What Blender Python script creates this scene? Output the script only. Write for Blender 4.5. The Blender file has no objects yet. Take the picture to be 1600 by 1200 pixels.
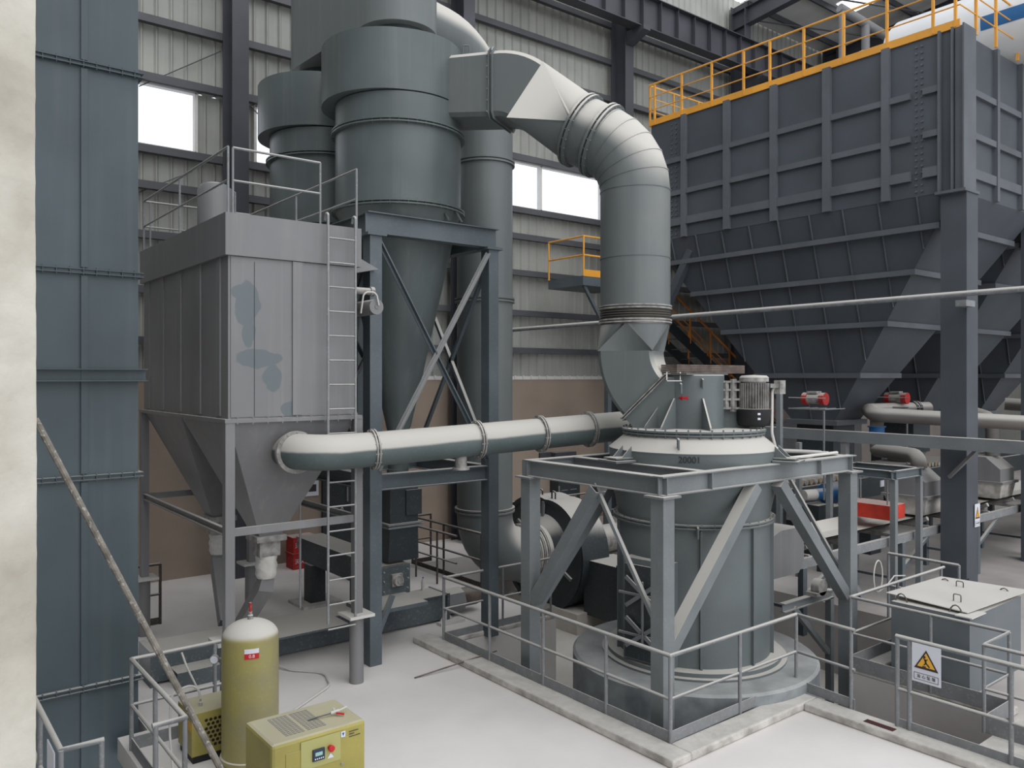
import bpy, bmesh, math, random
from mathutils import Vector as V, Matrix
random.seed(4)
pi = math.pi
scene = bpy.context.scene
col = scene.collection
# ---------------------------------------------------------------- camera, sky, sun, exposure
CAMZ, FPX, CX, HZ = 4.3, 1265.0, 800.0, 590.0
FX, FY = 0.6203, 0.7844
cam = bpy.data.objects.new('camera', bpy.data.cameras.new('camera'))
col.objects.link(cam)
cam.location = (0, 0, CAMZ)
cam.rotation_euler = (pi / 2, 0, -math.atan2(FX, FY))
cam.data.sensor_width = 36
cam.data.lens = FPX / 1600 * 36
cam.data.shift_y = -10 / 1600
cam.data.clip_end = 300
scene.camera = cam
w = bpy.data.worlds.new('world'); scene.world = w; w.use_nodes = True
bg = w.node_tree.nodes['Background']
bg.inputs[0].default_value = (0.93, 0.96, 1.0, 1)
tc_ = w.node_tree.nodes.new('ShaderNodeTexCoord'); sx_ = w.node_tree.nodes.new('ShaderNodeSeparateXYZ')
mr_ = w.node_tree.nodes.new('ShaderNodeMapRange'); ab_ = w.node_tree.nodes.new('ShaderNodeMath'); ab_.operation = 'ABSOLUTE'
w.node_tree.links.new(tc_.outputs['Generated'], sx_.inputs[0]); w.node_tree.links.new(sx_.outputs[2], ab_.inputs[0]); w.node_tree.links.new(ab_.outputs[0], mr_.inputs[0])
mr_.inputs[1].default_value = 0.1; mr_.inputs[2].default_value = .8; mr_.inputs[3].default_value = 1.75; mr_.inputs[4].default_value = 1.3   # bright overcast, brighter towards the horizon
w.node_tree.links.new(mr_.outputs[0], bg.inputs[1])
sl = bpy.data.lights.new('sun', 'SUN'); sl.energy = 1.5; sl.angle = math.radians(70); sl.color = (1, .98, .95)
sun = bpy.data.objects.new('sun', sl); col.objects.link(sun)
sun.rotation_euler = V((0.10, 0.85, -0.95)).to_track_quat('-Z', 'Y').to_euler()
scene.view_settings.view_transform = 'Standard'
scene.view_settings.look = 'None'
scene.view_settings.exposure = -0.12
scene.view_settings.gamma = 1
scene.view_settings.use_curve_mapping = False

# ---------------------------------------------------------------- helpers
def at(px, py, d=None, X=None, Y=None, z=None):
    s = (px - CX) / FPX; e = (HZ - py) / FPX
    dx, dy = FX + FY * s, FY - FX * s
    if d is None:
        if X is not None: d = X / dx
        elif Y is not None: d = Y / dy
        else: d = (z - CAMZ) / e
    return V((dx * d, dy * d, CAMZ + e * d))

def lin(c):
    return tuple(((x / 255) / 12.92 if x / 255 <= .04045 else ((x / 255 + .055) / 1.055) ** 2.4) for x in c)

DUSTC = (190, 187, 181)
def mat(name, c, rough=.5, dust=0.0, lo=.35, hi=.75, var=.12, vs=1.2, metal=0.0, bump=0.0, bs=30, c2=None, speck=0.0, streak=0.0, emit=None):
    m = bpy.data.materials.new(name); m.use_nodes = True
    nt = m.node_tree; N = nt.nodes; L = nt.links
    b = N['Principled BSDF']; b.inputs['Roughness'].default_value = rough; b.inputs['Metallic'].default_value = metal
    b.inputs['Specular IOR Level'].default_value = .35
    c1 = lin(c)
    if c2 is None: cc = tuple(x * (1 - 2.2 * var) for x in c1)
    else: cc = lin(c2)
    geo = N.new('ShaderNodeNewGeometry')
    nz = N.new('ShaderNodeTexNoise'); nz.inputs['Scale'].default_value = vs; nz.inputs['Detail'].default_value = 5
    L.new(geo.outputs['Position'], nz.inputs['Vector'])
    mr = N.new('ShaderNodeMapRange'); mr.inputs[1].default_value = .35; mr.inputs[2].default_value = .7
    L.new(nz.outputs['Fac'], mr.inputs[0])
    mx = N.new('ShaderNodeMix'); mx.data_type = 'RGBA'
    mx.inputs[6].default_value = (*c1, 1); mx.inputs[7].default_value = (*cc, 1)
    L.new(mr.outputs[0], mx.inputs[0])
    out = mx.outputs[2]
    if streak > 0:
        mp = N.new('ShaderNodeMapping'); mp.inputs['Scale'].default_value = (9, 9, .35)
        L.new(geo.outputs['Position'], mp.inputs[0])
        n3 = N.new('ShaderNodeTexNoise'); n3.inputs['Scale'].default_value = 1; n3.inputs['Detail'].default_value = 3
        L.new(mp.outputs[0], n3.inputs['Vector'])
        r3 = N.new('ShaderNodeMapRange'); r3.inputs[1].default_value = .52; r3.inputs[2].default_value = .78; r3.inputs[4].default_value = streak
        L.new(n3.outputs['Fac'], r3.inputs[0])
        mx3 = N.new('ShaderNodeMix'); mx3.data_type = 'RGBA'; mx3.inputs[7].default_value = (*lin(DUSTC), 1)
        L.new(r3.outputs[0], mx3.inputs[0]); L.new(out, mx3.inputs[6]); out = mx3.outputs[2]
    if speck > 0:
        n4 = N.new('ShaderNodeTexNoise'); n4.inputs['Scale'].default_value = 28; n4.inputs['Detail'].default_value = 3
        L.new(geo.outputs['Position'], n4.inputs['Vector'])
        r4 = N.new('ShaderNodeMapRange'); r4.inputs[1].default_value = .58; r4.inputs[2].default_value = .66; r4.inputs[4].default_value = speck
        L.new(n4.outputs['Fac'], r4.inputs[0])
        mx4 = N.new('ShaderNodeMix'); mx4.data_type = 'RGBA'; mx4.inputs[7].default_value = (*lin(DUSTC), 1)
        L.new(r4.outputs[0], mx4.inputs[0]); L.new(out, mx4.inputs[6]); out = mx4.outputs[2]
    if dust > 0:
        sp = N.new('ShaderNodeSeparateXYZ'); L.new(geo.outputs['Normal'], sp.inputs[0])
        ad = N.new('ShaderNodeMath'); ad.operation = 'MULTIPLY_ADD'; ad.inputs[1].default_value = .25
        L.new(nz.outputs['Fac'], ad.inputs[0]); L.new(sp.outputs[2], ad.inputs[2])
        r2 = N.new('ShaderNodeMapRange'); r2.interpolation_type = 'SMOOTHSTEP'
        r2.inputs[1].default_value = lo + .125; r2.inputs[2].default_value = hi + .125; r2.inputs[4].default_value = dust
        L.new(ad.outputs[0], r2.inputs[0])
        m2 = N.new('ShaderNodeMix'); m2.data_type = 'RGBA'; m2.inputs[7].default_value = (*lin(DUSTC), 1)
        L.new(r2.outputs[0], m2.inputs[0]); L.new(out, m2.inputs[6]); out = m2.outputs[2]
        rr = N.new('ShaderNodeMapRange'); rr.inputs[3].default_value = rough; rr.inputs[4].default_value = .95
        L.new(r2.outputs[0], rr.inputs[0]); L.new(rr.outputs[0], b.inputs['Roughness'])
    L.new(out, b.inputs['Base Color'])
    if bump > 0:
        nb = N.new('ShaderNodeTexNoise'); nb.inputs['Scale'].default_value = bs; nb.inputs['Detail'].default_value = 6
        L.new(geo.outputs['Position'], nb.inputs['Vector'])
        bp = N.new('ShaderNodeBump'); bp.inputs['Strength'].default_value = bump; bp.inputs['Distance'].default_value = .02
        L.new(nb.outputs['Fac'], bp.inputs['Height']); L.new(bp.outputs[0], b.inputs['Normal'])
    if emit:
        b.inputs['Emission Color'].default_value = (1, 1, 1, 1); b.inputs['Emission Strength'].default_value = emit
    return m

M = {
 'mill': mat('mill_paint', (103, 110, 112), .42, .95, .3, .6, var=.08, speck=.02),
 'cyc': mat('cyclone_paint', (90, 98, 99), .36, .9, .45, .8, var=.10, vs=.9, streak=.05),
 'pipe': mat('dusty_pipe_paint', (92, 103, 104), .5, 1, -.02, .16, var=.1, speck=.04),
 'duct': mat('duct_paint', (103, 109, 110), .42, 1, -.02, .38, var=.08, vs=.8, streak=.05),
 'frame': mat('frame_paint', (122, 127, 130), .5, .95, .35, .6, var=.12, speck=.05),
 'cframe': mat('cyclone_frame_paint', (90, 99, 105), .45, .9, .35, .6, var=.12, speck=.04),
 'filter': mat('filter_paint', (124, 124, 126), .5, .85, .6, .9, var=.08, vs=.8, streak=.1),
 'bunker': mat('bunker_paint', (78, 83, 90), .55, .35, .3, .7, var=.10, vs=.8),
 'bunker_rib': mat('bunker_stiffener_paint', (94, 98, 104), .5, .55, .3, .7, var=.10),
 'dark': mat('dark_steel_paint', (56, 62, 66), .45, .92, .35, .65, var=.12, speck=.05),
 'conv': mat('screw_conveyor_paint', (84, 92, 97), .5, .95, .3, .6, var=.15, speck=.12),
 'tower': mat('tower_paint', (72, 84, 90), .45, .7, .35, .7, var=.14, vs=.7, streak=.03),
 'rail': mat('dusty_rail_paint', (128, 131, 135), .6, .85, -.1, .5, var=.15, vs=7, speck=.2),
 'railb': mat('brown_rail_paint', (78, 70, 68), .6, .7, .1, .6, var=.15, speck=.2),
 'yellow': mat('yellow_rail_paint', (226, 160, 62), .5, .2, .3, .8, var=.1),
 'orange': mat('orange_stair_paint', (240, 152, 68), .55, .3, .3, .8, var=.12),
 'green': mat('olive_enamel', (162, 152, 84), .45, .5, .45, .9, var=.12, vs=1.6, speck=.05),
 'greentank': mat('olive_tank_enamel', (152, 144, 84), .4, .97, .12, .55, var=.25, vs=1.3, c2=(128, 124, 106), speck=.06),
 'white_st': mat('white_dusted_steel', (205, 203, 200), .8, .6, .3, .6, var=.08),
 'cast': mat('dusty_cast_iron', (160, 158, 155), .7, .8, .1, .6, var=.25, vs=9, c2=(110, 108, 106)),
 'black': mat('black_rubber', (34, 34, 36), .6, .5, .4, .8, var=.1),
 'red': mat('red_enamel', (176, 40, 40), .5, .8, .4, .8, var=.1, speck=.1),
 'redmag': mat('red_magnet_paint', (205, 62, 45), .55, .75, .5, .8, var=.2, vs=3),
 'blue': mat('blue_enamel', (38, 96, 150), .5, .6, .3, .8, var=.1),
 'rust': mat('rusty_steel', (112, 100, 94), .8, .3, .4, .8, var=.3, vs=6),
 'floor': mat('dust_covered_concrete', (218, 214, 212), .95, var=.1, vs=.5, bump=.12, bs=5, c2=(200, 196, 193)),
 'floorfar': mat('scuffed_grey_floor', (190, 185, 182), .95, var=.1, vs=.35, bump=.1, bs=6, c2=(146, 141, 139)),
 'curb': mat('dusty_concrete_curb', (202, 198, 193), .95, .6, .5, .9, var=.12, vs=5, bump=.5, bs=18, c2=(150, 145, 140)),
 'pit': mat('raw_concrete_pit', (206, 201, 195), .95, .6, .5, .9, var=.15, vs=1.5, bump=.3, bs=12, streak=.2, c2=(180, 174, 168)),
 'pillar': mat('whitewashed_concrete', (198, 194, 184), .9, var=.05, vs=2.2, bump=.7, bs=9, c2=(164, 157, 145)),
 'plaster': mat('tan_cement_plaster', (158, 143, 130), .95, var=.05, vs=.5, bump=.15, bs=15, c2=(136, 123, 113)),
 'sheet': mat('pale_corrugated_sheet', (158, 159, 154), .55, var=.06, vs=.6, streak=.25, c2=(134, 135, 131)),
 'girt': mat('wall_girt_paint', (84, 85, 90), .55, .8, .5, .8, var=.1),
 'wcol': mat('wall_column_paint', (72, 73, 80), .5, .3, .5, .8, var=.1),
 'roof': mat('roof_sheet', (205, 205, 203), .7, var=.1, vs=.7),
 'hose': mat('pale_hose', (200, 198, 194), .7, .3, .2, .8, var=.1),
 'sleeve': mat('white_cloth_sleeve', (206, 204, 200), .9, var=.1, vs=6, bump=.8, bs=14),
 'sign': mat('white_sign_face', (214, 216, 226), .5, var=.02),
 'signy': mat('sign_yellow', (232, 176, 60), .5, var=.02),
 'signk': mat('sign_dark', (58, 48, 52), .5, var=.02),
 'markr': mat('red_marking_paint', (190, 40, 45), .6, var=.05),
 'markk': mat('black_stencil_paint', (52, 56, 58), .6, var=.05),
 'panel': mat('control_panel_plastic', (48, 56, 76), .4, var=.03),
 'lcd': mat('pale_display', (150, 190, 185), .3, var=.02),
 'orangest': mat('orange_sticker', (214, 160, 70), .6, var=.05),
 'base': mat('mill_base_paint', (150, 155, 158), .55, .3, .5, .9, var=.3, vs=2.6, c2=(108, 114, 119), streak=.1),
 'dpipe': mat('dusty_brownish_pipe', (112, 108, 105), .7, .85, .0, .6, var=.1),
 'roller': mat('dusty_tan_roller', (160, 146, 124), .8, .6, .2, .8, var=.2),
 'belt': mat('dusty_rubber_belt', (70, 68, 68), .9, .95, .3, .6, var=.1),
 'tankw': mat('white_tank_paint', (222, 224, 226), .35, .3, .5, .9, var=.03),
 'mesh': mat('expansion_joint_steel', (112, 108, 104), .3, .3, .5, .9, metal=.7, var=.15, vs=5),
}
g_ = bpy.data.materials.new('window_glass'); g_.use_nodes = True
_n = g_.node_tree.nodes; _l = g_.node_tree.links
_t = _n.new('ShaderNodeBsdfTransparent'); _t.inputs[0].default_value = (.97, .98, 1, 1)
_g = _n.new('ShaderNodeBsdfGlossy'); _g.inputs['Roughness'].default_value = .1
_m = _n.new('ShaderNodeMixShader'); _m.inputs[0].default_value = .06
_l.new(_t.outputs[0], _m.inputs[1]); _l.new(_g.outputs[0], _m.inputs[2]); _l.new(_m.outputs[0], _n['Material Output'].inputs[0])
M['glass'] = g_
sk = bpy.data.materials.new('translucent_skylight'); sk.use_nodes = True
_b = sk.node_tree.nodes['Principled BSDF']; _b.inputs['Base Color'].default_value = (.8, .82, .85, 1)
_b.inputs['Emission Color'].default_value = (.95, .98, 1, 1); _b.inputs['Emission Strength'].default_value = 1.6
M['sky'] = sk
# filter front plate: grey coat with greener touch-up patches sprayed on it
def filter_patched():
    m = M['filter'].copy(); m.name = 'filter_paint_touched_up'
    nt = m.node_tree; N = nt.nodes; L = nt.links; b = N['Principled BSDF']
    src = b.inputs['Base Color'].links[0].from_socket
    geo = N.new('ShaderNodeNewGeometry')
    dn = N.new('ShaderNodeTexNoise'); dn.inputs['Scale'].default_value = 3.5
    L.new(geo.outputs['Position'], dn.inputs['Vector'])
    total = None
    for px, py, rx, rz in ((385, 478, .16, .32), (372, 455, .14, .1), (405, 560, .3, .13), (425, 590, .14, .2), (455, 640, .14, .12), (388, 520, .1, .2)):
        p = at(px, py, Y=10.33)
        mp = N.new('ShaderNodeMapping'); mp.vector_type = 'POINT'
        mp.inputs['Scale'].default_value = (1 / rx, 0, 1 / rz); mp.inputs['Location'].default_value = (-p.x / rx, 0, -p.z / rz)
        L.new(geo.outputs['Position'], mp.inputs[0])
        ln = N.new('ShaderNodeVectorMath'); ln.operation = 'LENGTH'; L.new(mp.outputs[0], ln.inputs[0])
        if total is None: total = ln.outputs['Value']
        else:
            mn = N.new('ShaderNodeMath'); mn.operation = 'MINIMUM'; L.new(total, mn.inputs[0]); L.new(ln.outputs['Value'], mn.inputs[1]); total = mn.outputs[0]
    ad = N.new('ShaderNodeMath'); ad.operation = 'MULTIPLY_ADD'; ad.inputs[1].default_value = 1.3
    L.new(dn.outputs['Fac'], ad.inputs[0]); L.new(total, ad.inputs[2])
    mr = N.new('ShaderNodeMapRange'); mr.inputs[1].default_value = 1.55; mr.inputs[2].default_value = 1.65; mr.inputs[3].default_value = .8; mr.inputs[4].default_value = 0
    L.new(ad.outputs[0], mr.inputs[0])
    mx = N.new('ShaderNodeMix'); mx.data_type = 'RGBA'; mx.inputs[7].default_value = (*lin((94, 104, 109)), 1)
    L.new(mr.outputs[0], mx.inputs[0]); L.new(src, mx.inputs[6]); L.new(mx.outputs[2], b.inputs['Base Color'])
    return m
M['patched'] = filter_patched()

class MB:
    def __init__(s): s.v = []; s.f = []; s.sm = []
    def add(s, vs, fs, smooth=False):
        o = len(s.v); s.v += [tuple(x) for x in vs]
        for f in fs: s.f.append([i + o for i in f]); s.sm.append(smooth)
        return s
    def box(s, x0, x1, y0, y1, z0, z1):
        vs = [(x, y, z) for z in (z0, z1) for y in (y0, y1) for x in (x0, x1)]
        return s.add(vs, [(0, 2, 3, 1), (4, 5, 7, 6), (0, 1, 5, 4), (2, 6, 7, 3), (0, 4, 6, 2), (1, 3, 7, 5)])
    def bar(s, p, q, w, h=None, up=(0, 0, 1), ou=0, ov=0):
        p, q = V(p), V(q); h = w if h is None else h
        d = (q - p).normalized(); u = V(up)
        if abs(d.dot(u)) > .98: u = V((0, 1, 0)) if up == (0, 0, 1) else V((0, 0, 1))
        a = d.cross(u).normalized(); b = a.cross(d)
        vs = []
        for c in (p, q):
            for i, j in ((-1, -1), (1, -1), (1, 1), (-1, 1)):
                vs.append(c + a * (i * w / 2 + ou) + b * (j * h / 2 + ov))
        return s.add(vs, [(0, 3, 2, 1), (4, 5, 6, 7), (0, 1, 5, 4), (1, 2, 6, 5), (2, 3, 7, 6), (3, 0, 4, 7)])
    def ibeam(s, p, q, w, h, t=.015, up=(0, 0, 1)):
        s.bar(p, q, w, t, up, 0, h / 2 - t / 2); s.bar(p, q, w, t, up, 0, -h / 2 + t / 2)
        return s.bar(p, q, t, h - 2 * t, up)
    def channel(s, p, q, w, h, t=.012, up=(0, 0, 1), side=1):
        s.bar(p, q, w, t, up, 0, h / 2 - t / 2); s.bar(p, q, w, t, up, 0, -h / 2 + t / 2)
        return s.bar(p, q, t, h - 2 * t, up, side * (w / 2 - t / 2), 0)
    def tube(s, pts, r, n=14, cap=True):
        pts = [V(p) for p in pts]; rs = r if isinstance(r, (list, tuple)) else [r] * len(pts)
        t0 = (pts[1] - pts[0]).normalized()
        u = t0.orthogonal().normalized()
        vs = []; m = len(pts)
        for i, p in enumerate(pts):
            t = (pts[min(i + 1, m - 1)] - pts[max(i - 1, 0)]).normalized()
            u = (u - t * u.dot(t)).normalized(); w_ = t.cross(u)
            for k in range(n):
                a = 2 * pi * k / n
                vs.append(p + (u * math.cos(a) + w_ * math.sin(a)) * rs[i])
        fs = [(i * n + k, i * n + (k + 1) % n, (i + 1) * n + (k + 1) % n, (i + 1) * n + k) for i in range(m - 1) for k in range(n)]
        s.add(vs, fs, True)
        if cap: s.add(vs[:n], [tuple(range(n))[::-1]]); s.add(vs[-n:], [tuple(range(n))])
        return s
    def lathe(s, c, prof, n=48, axis=(0, 0, 1), cap=True, a0=0, a1=2 * pi):
        c = V(c); ax = V(axis).normalized(); q = V((0, 0, 1)).rotation_difference(ax)
        full = abs(a1 - a0 - 2 * pi) < 1e-6; nn = n if full else n + 1
        vs = []
        for r, z in prof:
            for k in range(nn):
                a = a0 + (a1 - a0) * k / n
                vs.append(c + q @ V((r * math.cos(a), r * math.sin(a), z)))
        fs = []
        for i in range(len(prof) - 1):
            for k in range(n):
                k2 = (k + 1) % nn
                fs.append((i * nn + k, i * nn + k2, (i + 1) * nn + k2, (i + 1) * nn + k))
        s.add(vs, fs, True)
        if cap and full:
            for i in (0, len(prof) - 1):
                if prof[i][0] > 1e-4: s.add(vs[i * nn:(i + 1) * nn], [tuple(range(nn))])
        return s
    def prism(s, poly, vec):
        n = len(poly); vec = V(vec); a = [V(p) for p in poly]; b = [p + vec for p in a]
        return s.add(a + b, [tuple(range(n))[::-1], tuple(range(n, 2 * n))] + [(i, (i + 1) % n, n + (i + 1) % n, n + i) for i in range(n)])
    def loft(s, rings, smooth=True, cap=True):
        n = len(rings[0]); vs = [p for r in rings for p in r]
        s.add(vs, [(i * n + k, i * n + (k + 1) % n, (i + 1) * n + (k + 1) % n, (i + 1) * n + k) for i in range(len(rings) - 1) for k in range(n)], smooth)
        if cap: s.add(rings[0], [tuple(range(n))[::-1]]); s.add(rings[-1], [tuple(range(n))])
        return s
    def frustum(s, r0, z0, r1, z1):
        a = [(r0[0], r0[2], z0), (r0[1], r0[2], z0), (r0[1], r0[3], z0), (r0[0], r0[3], z0)]
        b = [(r1[0], r1[2], z1), (r1[1], r1[2], z1), (r1[1], r1[3], z1), (r1[0], r1[3], z1)]
        return s.loft([a, b], False)
    def build(s, name, m, parent=None, sharp=35, bev=0):
        me = bpy.data.meshes.new(name); me.from_pydata(s.v, [], s.f)
        bm = bmesh.new(); bm.from_mesh(me)
        if len(s.v) < 60000:
            bmesh.ops.recalc_face_normals(bm, faces=bm.faces)
        bm.to_mesh(me); bm.free()
        me.polygons.foreach_set('use_smooth', s.sm)
        if any(s.sm): me.set_sharp_from_angle(angle=math.radians(sharp))
        me.materials.append(M[m] if isinstance(m, str) else m)
        o = bpy.data.objects.new(name, me); col.objects.link(o)
        if bev:
            md = o.modifiers.new('bevel', 'BEVEL'); md.width = bev; md.segments = 2; md.limit_method = 'ANGLE'
        if parent is not None: attach(o, parent)
        return o

def attach(o, parent):
    o.parent = parent
    if parent.type == 'EMPTY': o.matrix_parent_inverse = Matrix.Translation(-parent.location)
def thing(name, label, cat, loc, group=None):
    o = bpy.data.objects.new(name, None); col.objects.link(o); o.location = V(loc); o.empty_display_size = .2
    o['label'] = label; o['category'] = cat
    if group: o['group'] = group
    return o
def tag(o, label, cat, group=None):
    o['label'] = label; o['category'] = cat
    if group: o['group'] = group
    return o
def struct(o): o['kind'] = 'structure'; return o
def copy_tree(root, delta, label=None):
    r = root.copy(); col.objects.link(r); r.location = root.location + V(delta)
    if label: r['label'] = label
    for ch in root.children:
        c = ch.copy(); col.objects.link(c); c.parent = r; c.matrix_parent_inverse = ch.matrix_parent_inverse.copy()
        for g in ch.children:
            e = g.copy(); col.objects.link(e); e.parent = c; e.matrix_parent_inverse = g.matrix_parent_inverse.copy()
    return r
def fillet(pts, rad, n=8):
    pts = [V(p) for p in pts]; out = [pts[0]]
    rads = rad if isinstance(rad, (list, tuple)) else [rad] * (len(pts) - 2)
    for i in range(1, len(pts) - 1):
        a, b, c = pts[i - 1], pts[i], pts[i + 1]; R = rads[i - 1]
        u = (a - b).normalized(); v = (c - b).normalized(); ang = u.angle(v)
        if ang > 3.1: out.append(b); continue
        t = min(R / math.tan(ang / 2), (a - b).length * .98, (c - b).length * .98)
        R2 = t * math.tan(ang / 2)
        cen = b + (u + v).normalized() * (R2 / math.sin(ang / 2))
        p0, p1 = b + u * t, b + v * t; e0, e1 = p0 - cen, p1 - cen; th = e0.angle(e1)
        for k in range(n + 1):
            f = k / n
            out.append(cen + (e0 * math.sin((1 - f) * th) + e1 * math.sin(f * th)) / math.sin(th))
    out.append(pts[-1]); return out
def text(body, name, m, parent, size, place, depth=.002, align='CENTER', subdiv=False):
    cu = bpy.data.curves.new(name, 'FONT'); cu.body = body; cu.size = size; cu.align_x = align; cu.align_y = 'CENTER'; cu.extrude = depth
    t = bpy.data.objects.new(name, cu); col.objects.link(t); bpy.context.view_layer.update()
    me = bpy.data.meshes.new_from_object(t.evaluated_get(bpy.context.evaluated_depsgraph_get()))
    bpy.data.objects.remove(t)
    for vv in me.vertices: vv.co = place(vv.co)
    me.name = name; me.materials.clear(); me.materials.append(M[m])
    o = bpy.data.objects.new(name, me); col.objects.link(o)
    if parent is not None: attach(o, parent)
    return o
def on_plane(org, ux, uy, n):
    org, ux, uy, n = V(org), V(ux).normalized(), V(uy).normalized(), V(n).normalized()
    return lambda c: org + ux * c.x + uy * c.y + n * (c.z + .004)

def railing(label, pts, posts, h=1.05, r=.02, m='rail', kick=.12, group=None, mid=.5, name='guard_railing', kz=0.0, closed_ends=True):
    """pts: base polyline; posts: list of base points"""
    pts = [V(p) for p in pts]
    t = thing(name, label, 'railing', pts[0], group)
    MB().tube([p + V((0, 0, h)) for p in pts], r * 1.1, 12).build('top_rail', m, t)
    MB().tube([p + V((0, 0, h * mid)) for p in pts], r * .85, 12).build('middle_rail', m, t)
    for p in posts:
        p = V(p); MB().tube([p + V((0, 0, kz)), p + V((0, 0, h))], r, 12).build('post', m, t)
    if kick:
        b = MB()
        for a, c in zip(pts, pts[1:]): b.bar(a + V((0, 0, kick / 2 + kz)), c + V((0, 0, kick / 2 + kz)), .012, kick)
        b.build('kick_plate', m, t)
    return t
def lerp(a, b, f): return V(a) * (1 - f) + V(b) * f

# ================================================================ SETTING
PZ = -1.3
b = MB()
b.box(2.3, 7.2, -6, 10.5, -.25, 0).box(2.64, 7.2, 10.5, 18.2, -.25, 0).box(7.2, 9.6, 10.87, 18.2, -1.4, 0)
b.box(7.2, 9.75, -6, 6.2, -1.4, 0).box(6.9, 7.2, -6, 11.2, -1.4, -.25).box(9.6, 14.3, 16, 18.2, -1.4, 0)
struct(b.build('floor', 'floor'))
struct(MB().box(14.3, 44, -10, 18.2, -1.4, 0).box(11.2, 14.3, -10, 6.2, -1.4, 0).build('floor_far', 'floorfar'))
struct(MB().box(7.0, 14.5, -6, 16.2, PZ - .2, PZ).build('floor_pit', 'pit'))
struct(MB().box(-6, 2.3, -4, 18.2, -3.2, -3.0).box(-6, 1.28, 4, 8.6, -.2, -.02).build('floor_lower', 'floorfar'))
# curb round the pit
b = MB()
b.box(6.88, 7.2, 5.86, 11.3, 0, .1).box(7.2, 9.75, 5.86, 6.17, 0, .1).box(9.43, 9.75, -5, 5.86, 0, .1)
b.box(7.2, 9.6, 10.87, 11.1, 0, .08).box(11.2, 11.5, 4.1, 6.2, 0, .1).box(11.5, 14.3, 5.95, 6.2, 0, .08)
struct(b.build('trim_1', 'curb', bev=.02))
struct(MB().box(9.75, 11.2, 2.0, 4.0, -.15, .05).build('trim_2', 'curb'))
# back wall
YW = 18.0
struct(MB().box(-6, 18.2, YW, YW + .25, -.3, 4.3).build('wall_back', 'plaster'))
struct(MB().box(18.2, 44, YW, YW + .25, -.3, 4.3).build('wall_back_right', mat('grey_cement_plaster', (138, 130, 126), .95, var=.05, vs=.5, c2=(118, 111, 107))))
WX = [(0.9, 5.5), (6.8, 11.7), (12.8, 17.75), (18.8, 23.7), (24.8, 29.7)]
def ribbed(b, x0, x1, z0, z1, y=YW, p=.3, d=.045):
    prof = []; x = x0
    while x < x1 - .01:
        prof += [(x, 0), (x + p * .52, 0), (x + p * .64, -d), (x + p * .72, -d), (x + p * .84, 0)]
        x += p
    prof = [(min(a, x1), c) for a, c in prof] + [(x1, 0)]
    vs = [(a, y + .05 + c, z) for z in (z0, z1) for a, c in prof]; n = len(prof)
    b.add(vs, [(i, i + 1, n + i + 1, n + i) for i in range(n - 1)])
b = MB(); ribbed(b, -6, 44, 4.25, 9.15); ribbed(b, -6, 44, 10.45, 18.0)
edges = [-6] + [e for ab in WX for e in ab] + [44]
for a, c in zip(edges[::2], edges[1::2]): ribbed(b, a, c, 9.15, 10.45)
struct(b.build('wall_back_cladding', 'sheet'))
b = MB().box(-6, 44, YW - .02, YW + .06, 4.24, 4.34)
for x in [i * .3 - 6 + .2 for i in range(166)]: b.box(x, x + .05, YW - .04, YW - .01, 4.27, 4.36)
struct(b.build('trim_3', 'white_st'))
for i, (a, c) in enumerate(WX):
    f = MB()
    for x in (a, c, (a + c) / 2): f.box(x - .03, x + .03, YW - .06, YW + .1, 9.15, 10.45)
    f.box(a, c, YW - .06, YW + .1, 9.12, 9.18); f.box(a, c, YW - .06, YW + .1, 10.42, 10.48)
    wo = struct(f.build('window_%d' % (i + 1), 'white_st'))
    MB().box(a, c, YW + .03, YW + .036, 9.15, 10.45).build('pane', 'glass', wo)
for i, z in enumerate((5.07, 6.13, 7.27, 8.3, 9.05, 10.55, 11.75, 12.95, 14.1, 15.25, 16.4)):
    struct(MB().channel((-6, YW - .12, z), (44, YW - .12, z), .14, .16, side=1).build('trim_%d' % (10 + i), 'girt'))
for i in range(8):
    x = .2 + 6 * i
    c = MB()
    c.bar((x, YW - .2, -.2), (x, YW - .2, 17.5), .36, .02, up=(0, 1, 0)); c.bar((x, YW - .78, -.2), (x, YW - .78, 17.5), .36, .02, up=(0, 1, 0))
    c.bar((x, YW - .49, -.2), (x, YW - .49, 17.5), .02, .58, up=(0, 1, 0))
    t = tag(c.build('steel_column', 'wcol'), ['', 'dark wall column behind the grey dust collector', 'dark wall column behind the cyclone outlet elbow', 'dark wall column right of the big pale elbow', 'dark wall column behind the yellow railing'][i] if 1 <= i <= 4 else 'farthest dark wall column beyond the bunker', 'column', 'steel columns along the back wall')
    if i in (0, 6, 7): bpy.data.objects.remove(t)
    elif i >= 2: # crane bracket
        br = MB(); br.prism([(x - .15, YW - .8, 14.85), (x - .15, YW - 1.5, 14.85), (x - .15, YW - 1.5, 14.72), (x - .15, YW - .8, 14.45)], (.3, 0, 0)); br.build('bracket', 'wcol', t)
t = thing('crane_runway_beam', 'long dark crane rail girder under the roof in front of the back wall', 'beam', (8, 16.8, 15.4))
MB().ibeam((9, 16.8, 15.35), (43, 16.8, 15.35), .4, 1.0, .025).build('girder', 'wcol', t)
for k in range(42):
    x = 9.4 + k * .8
    MB().box(x, x + .015, 16.63, 16.97, 14.88, 15.82).build('web_stiffener', 'wcol', t)
MB().box(9, 43, 16.76, 16.84, 15.85, 15.95).build('crane_rail', 'girt', t)
# wall bracing rods
for n_, (a, c) in enumerate((((217, 135), (345, 80)), ((390, 165), (425, 200)), ((218, 300), (300, 268)))):
    tag(MB().tube([at(*a, Y=17.94), at(*c, Y=17.94)], .012, 6).build('bracing_rod', 'girt'), ['thin bracing rod above the left window', 'thin bracing rod beside the rear cyclone', 'thin bracing rod below the left window'][n_], 'rod')
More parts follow.
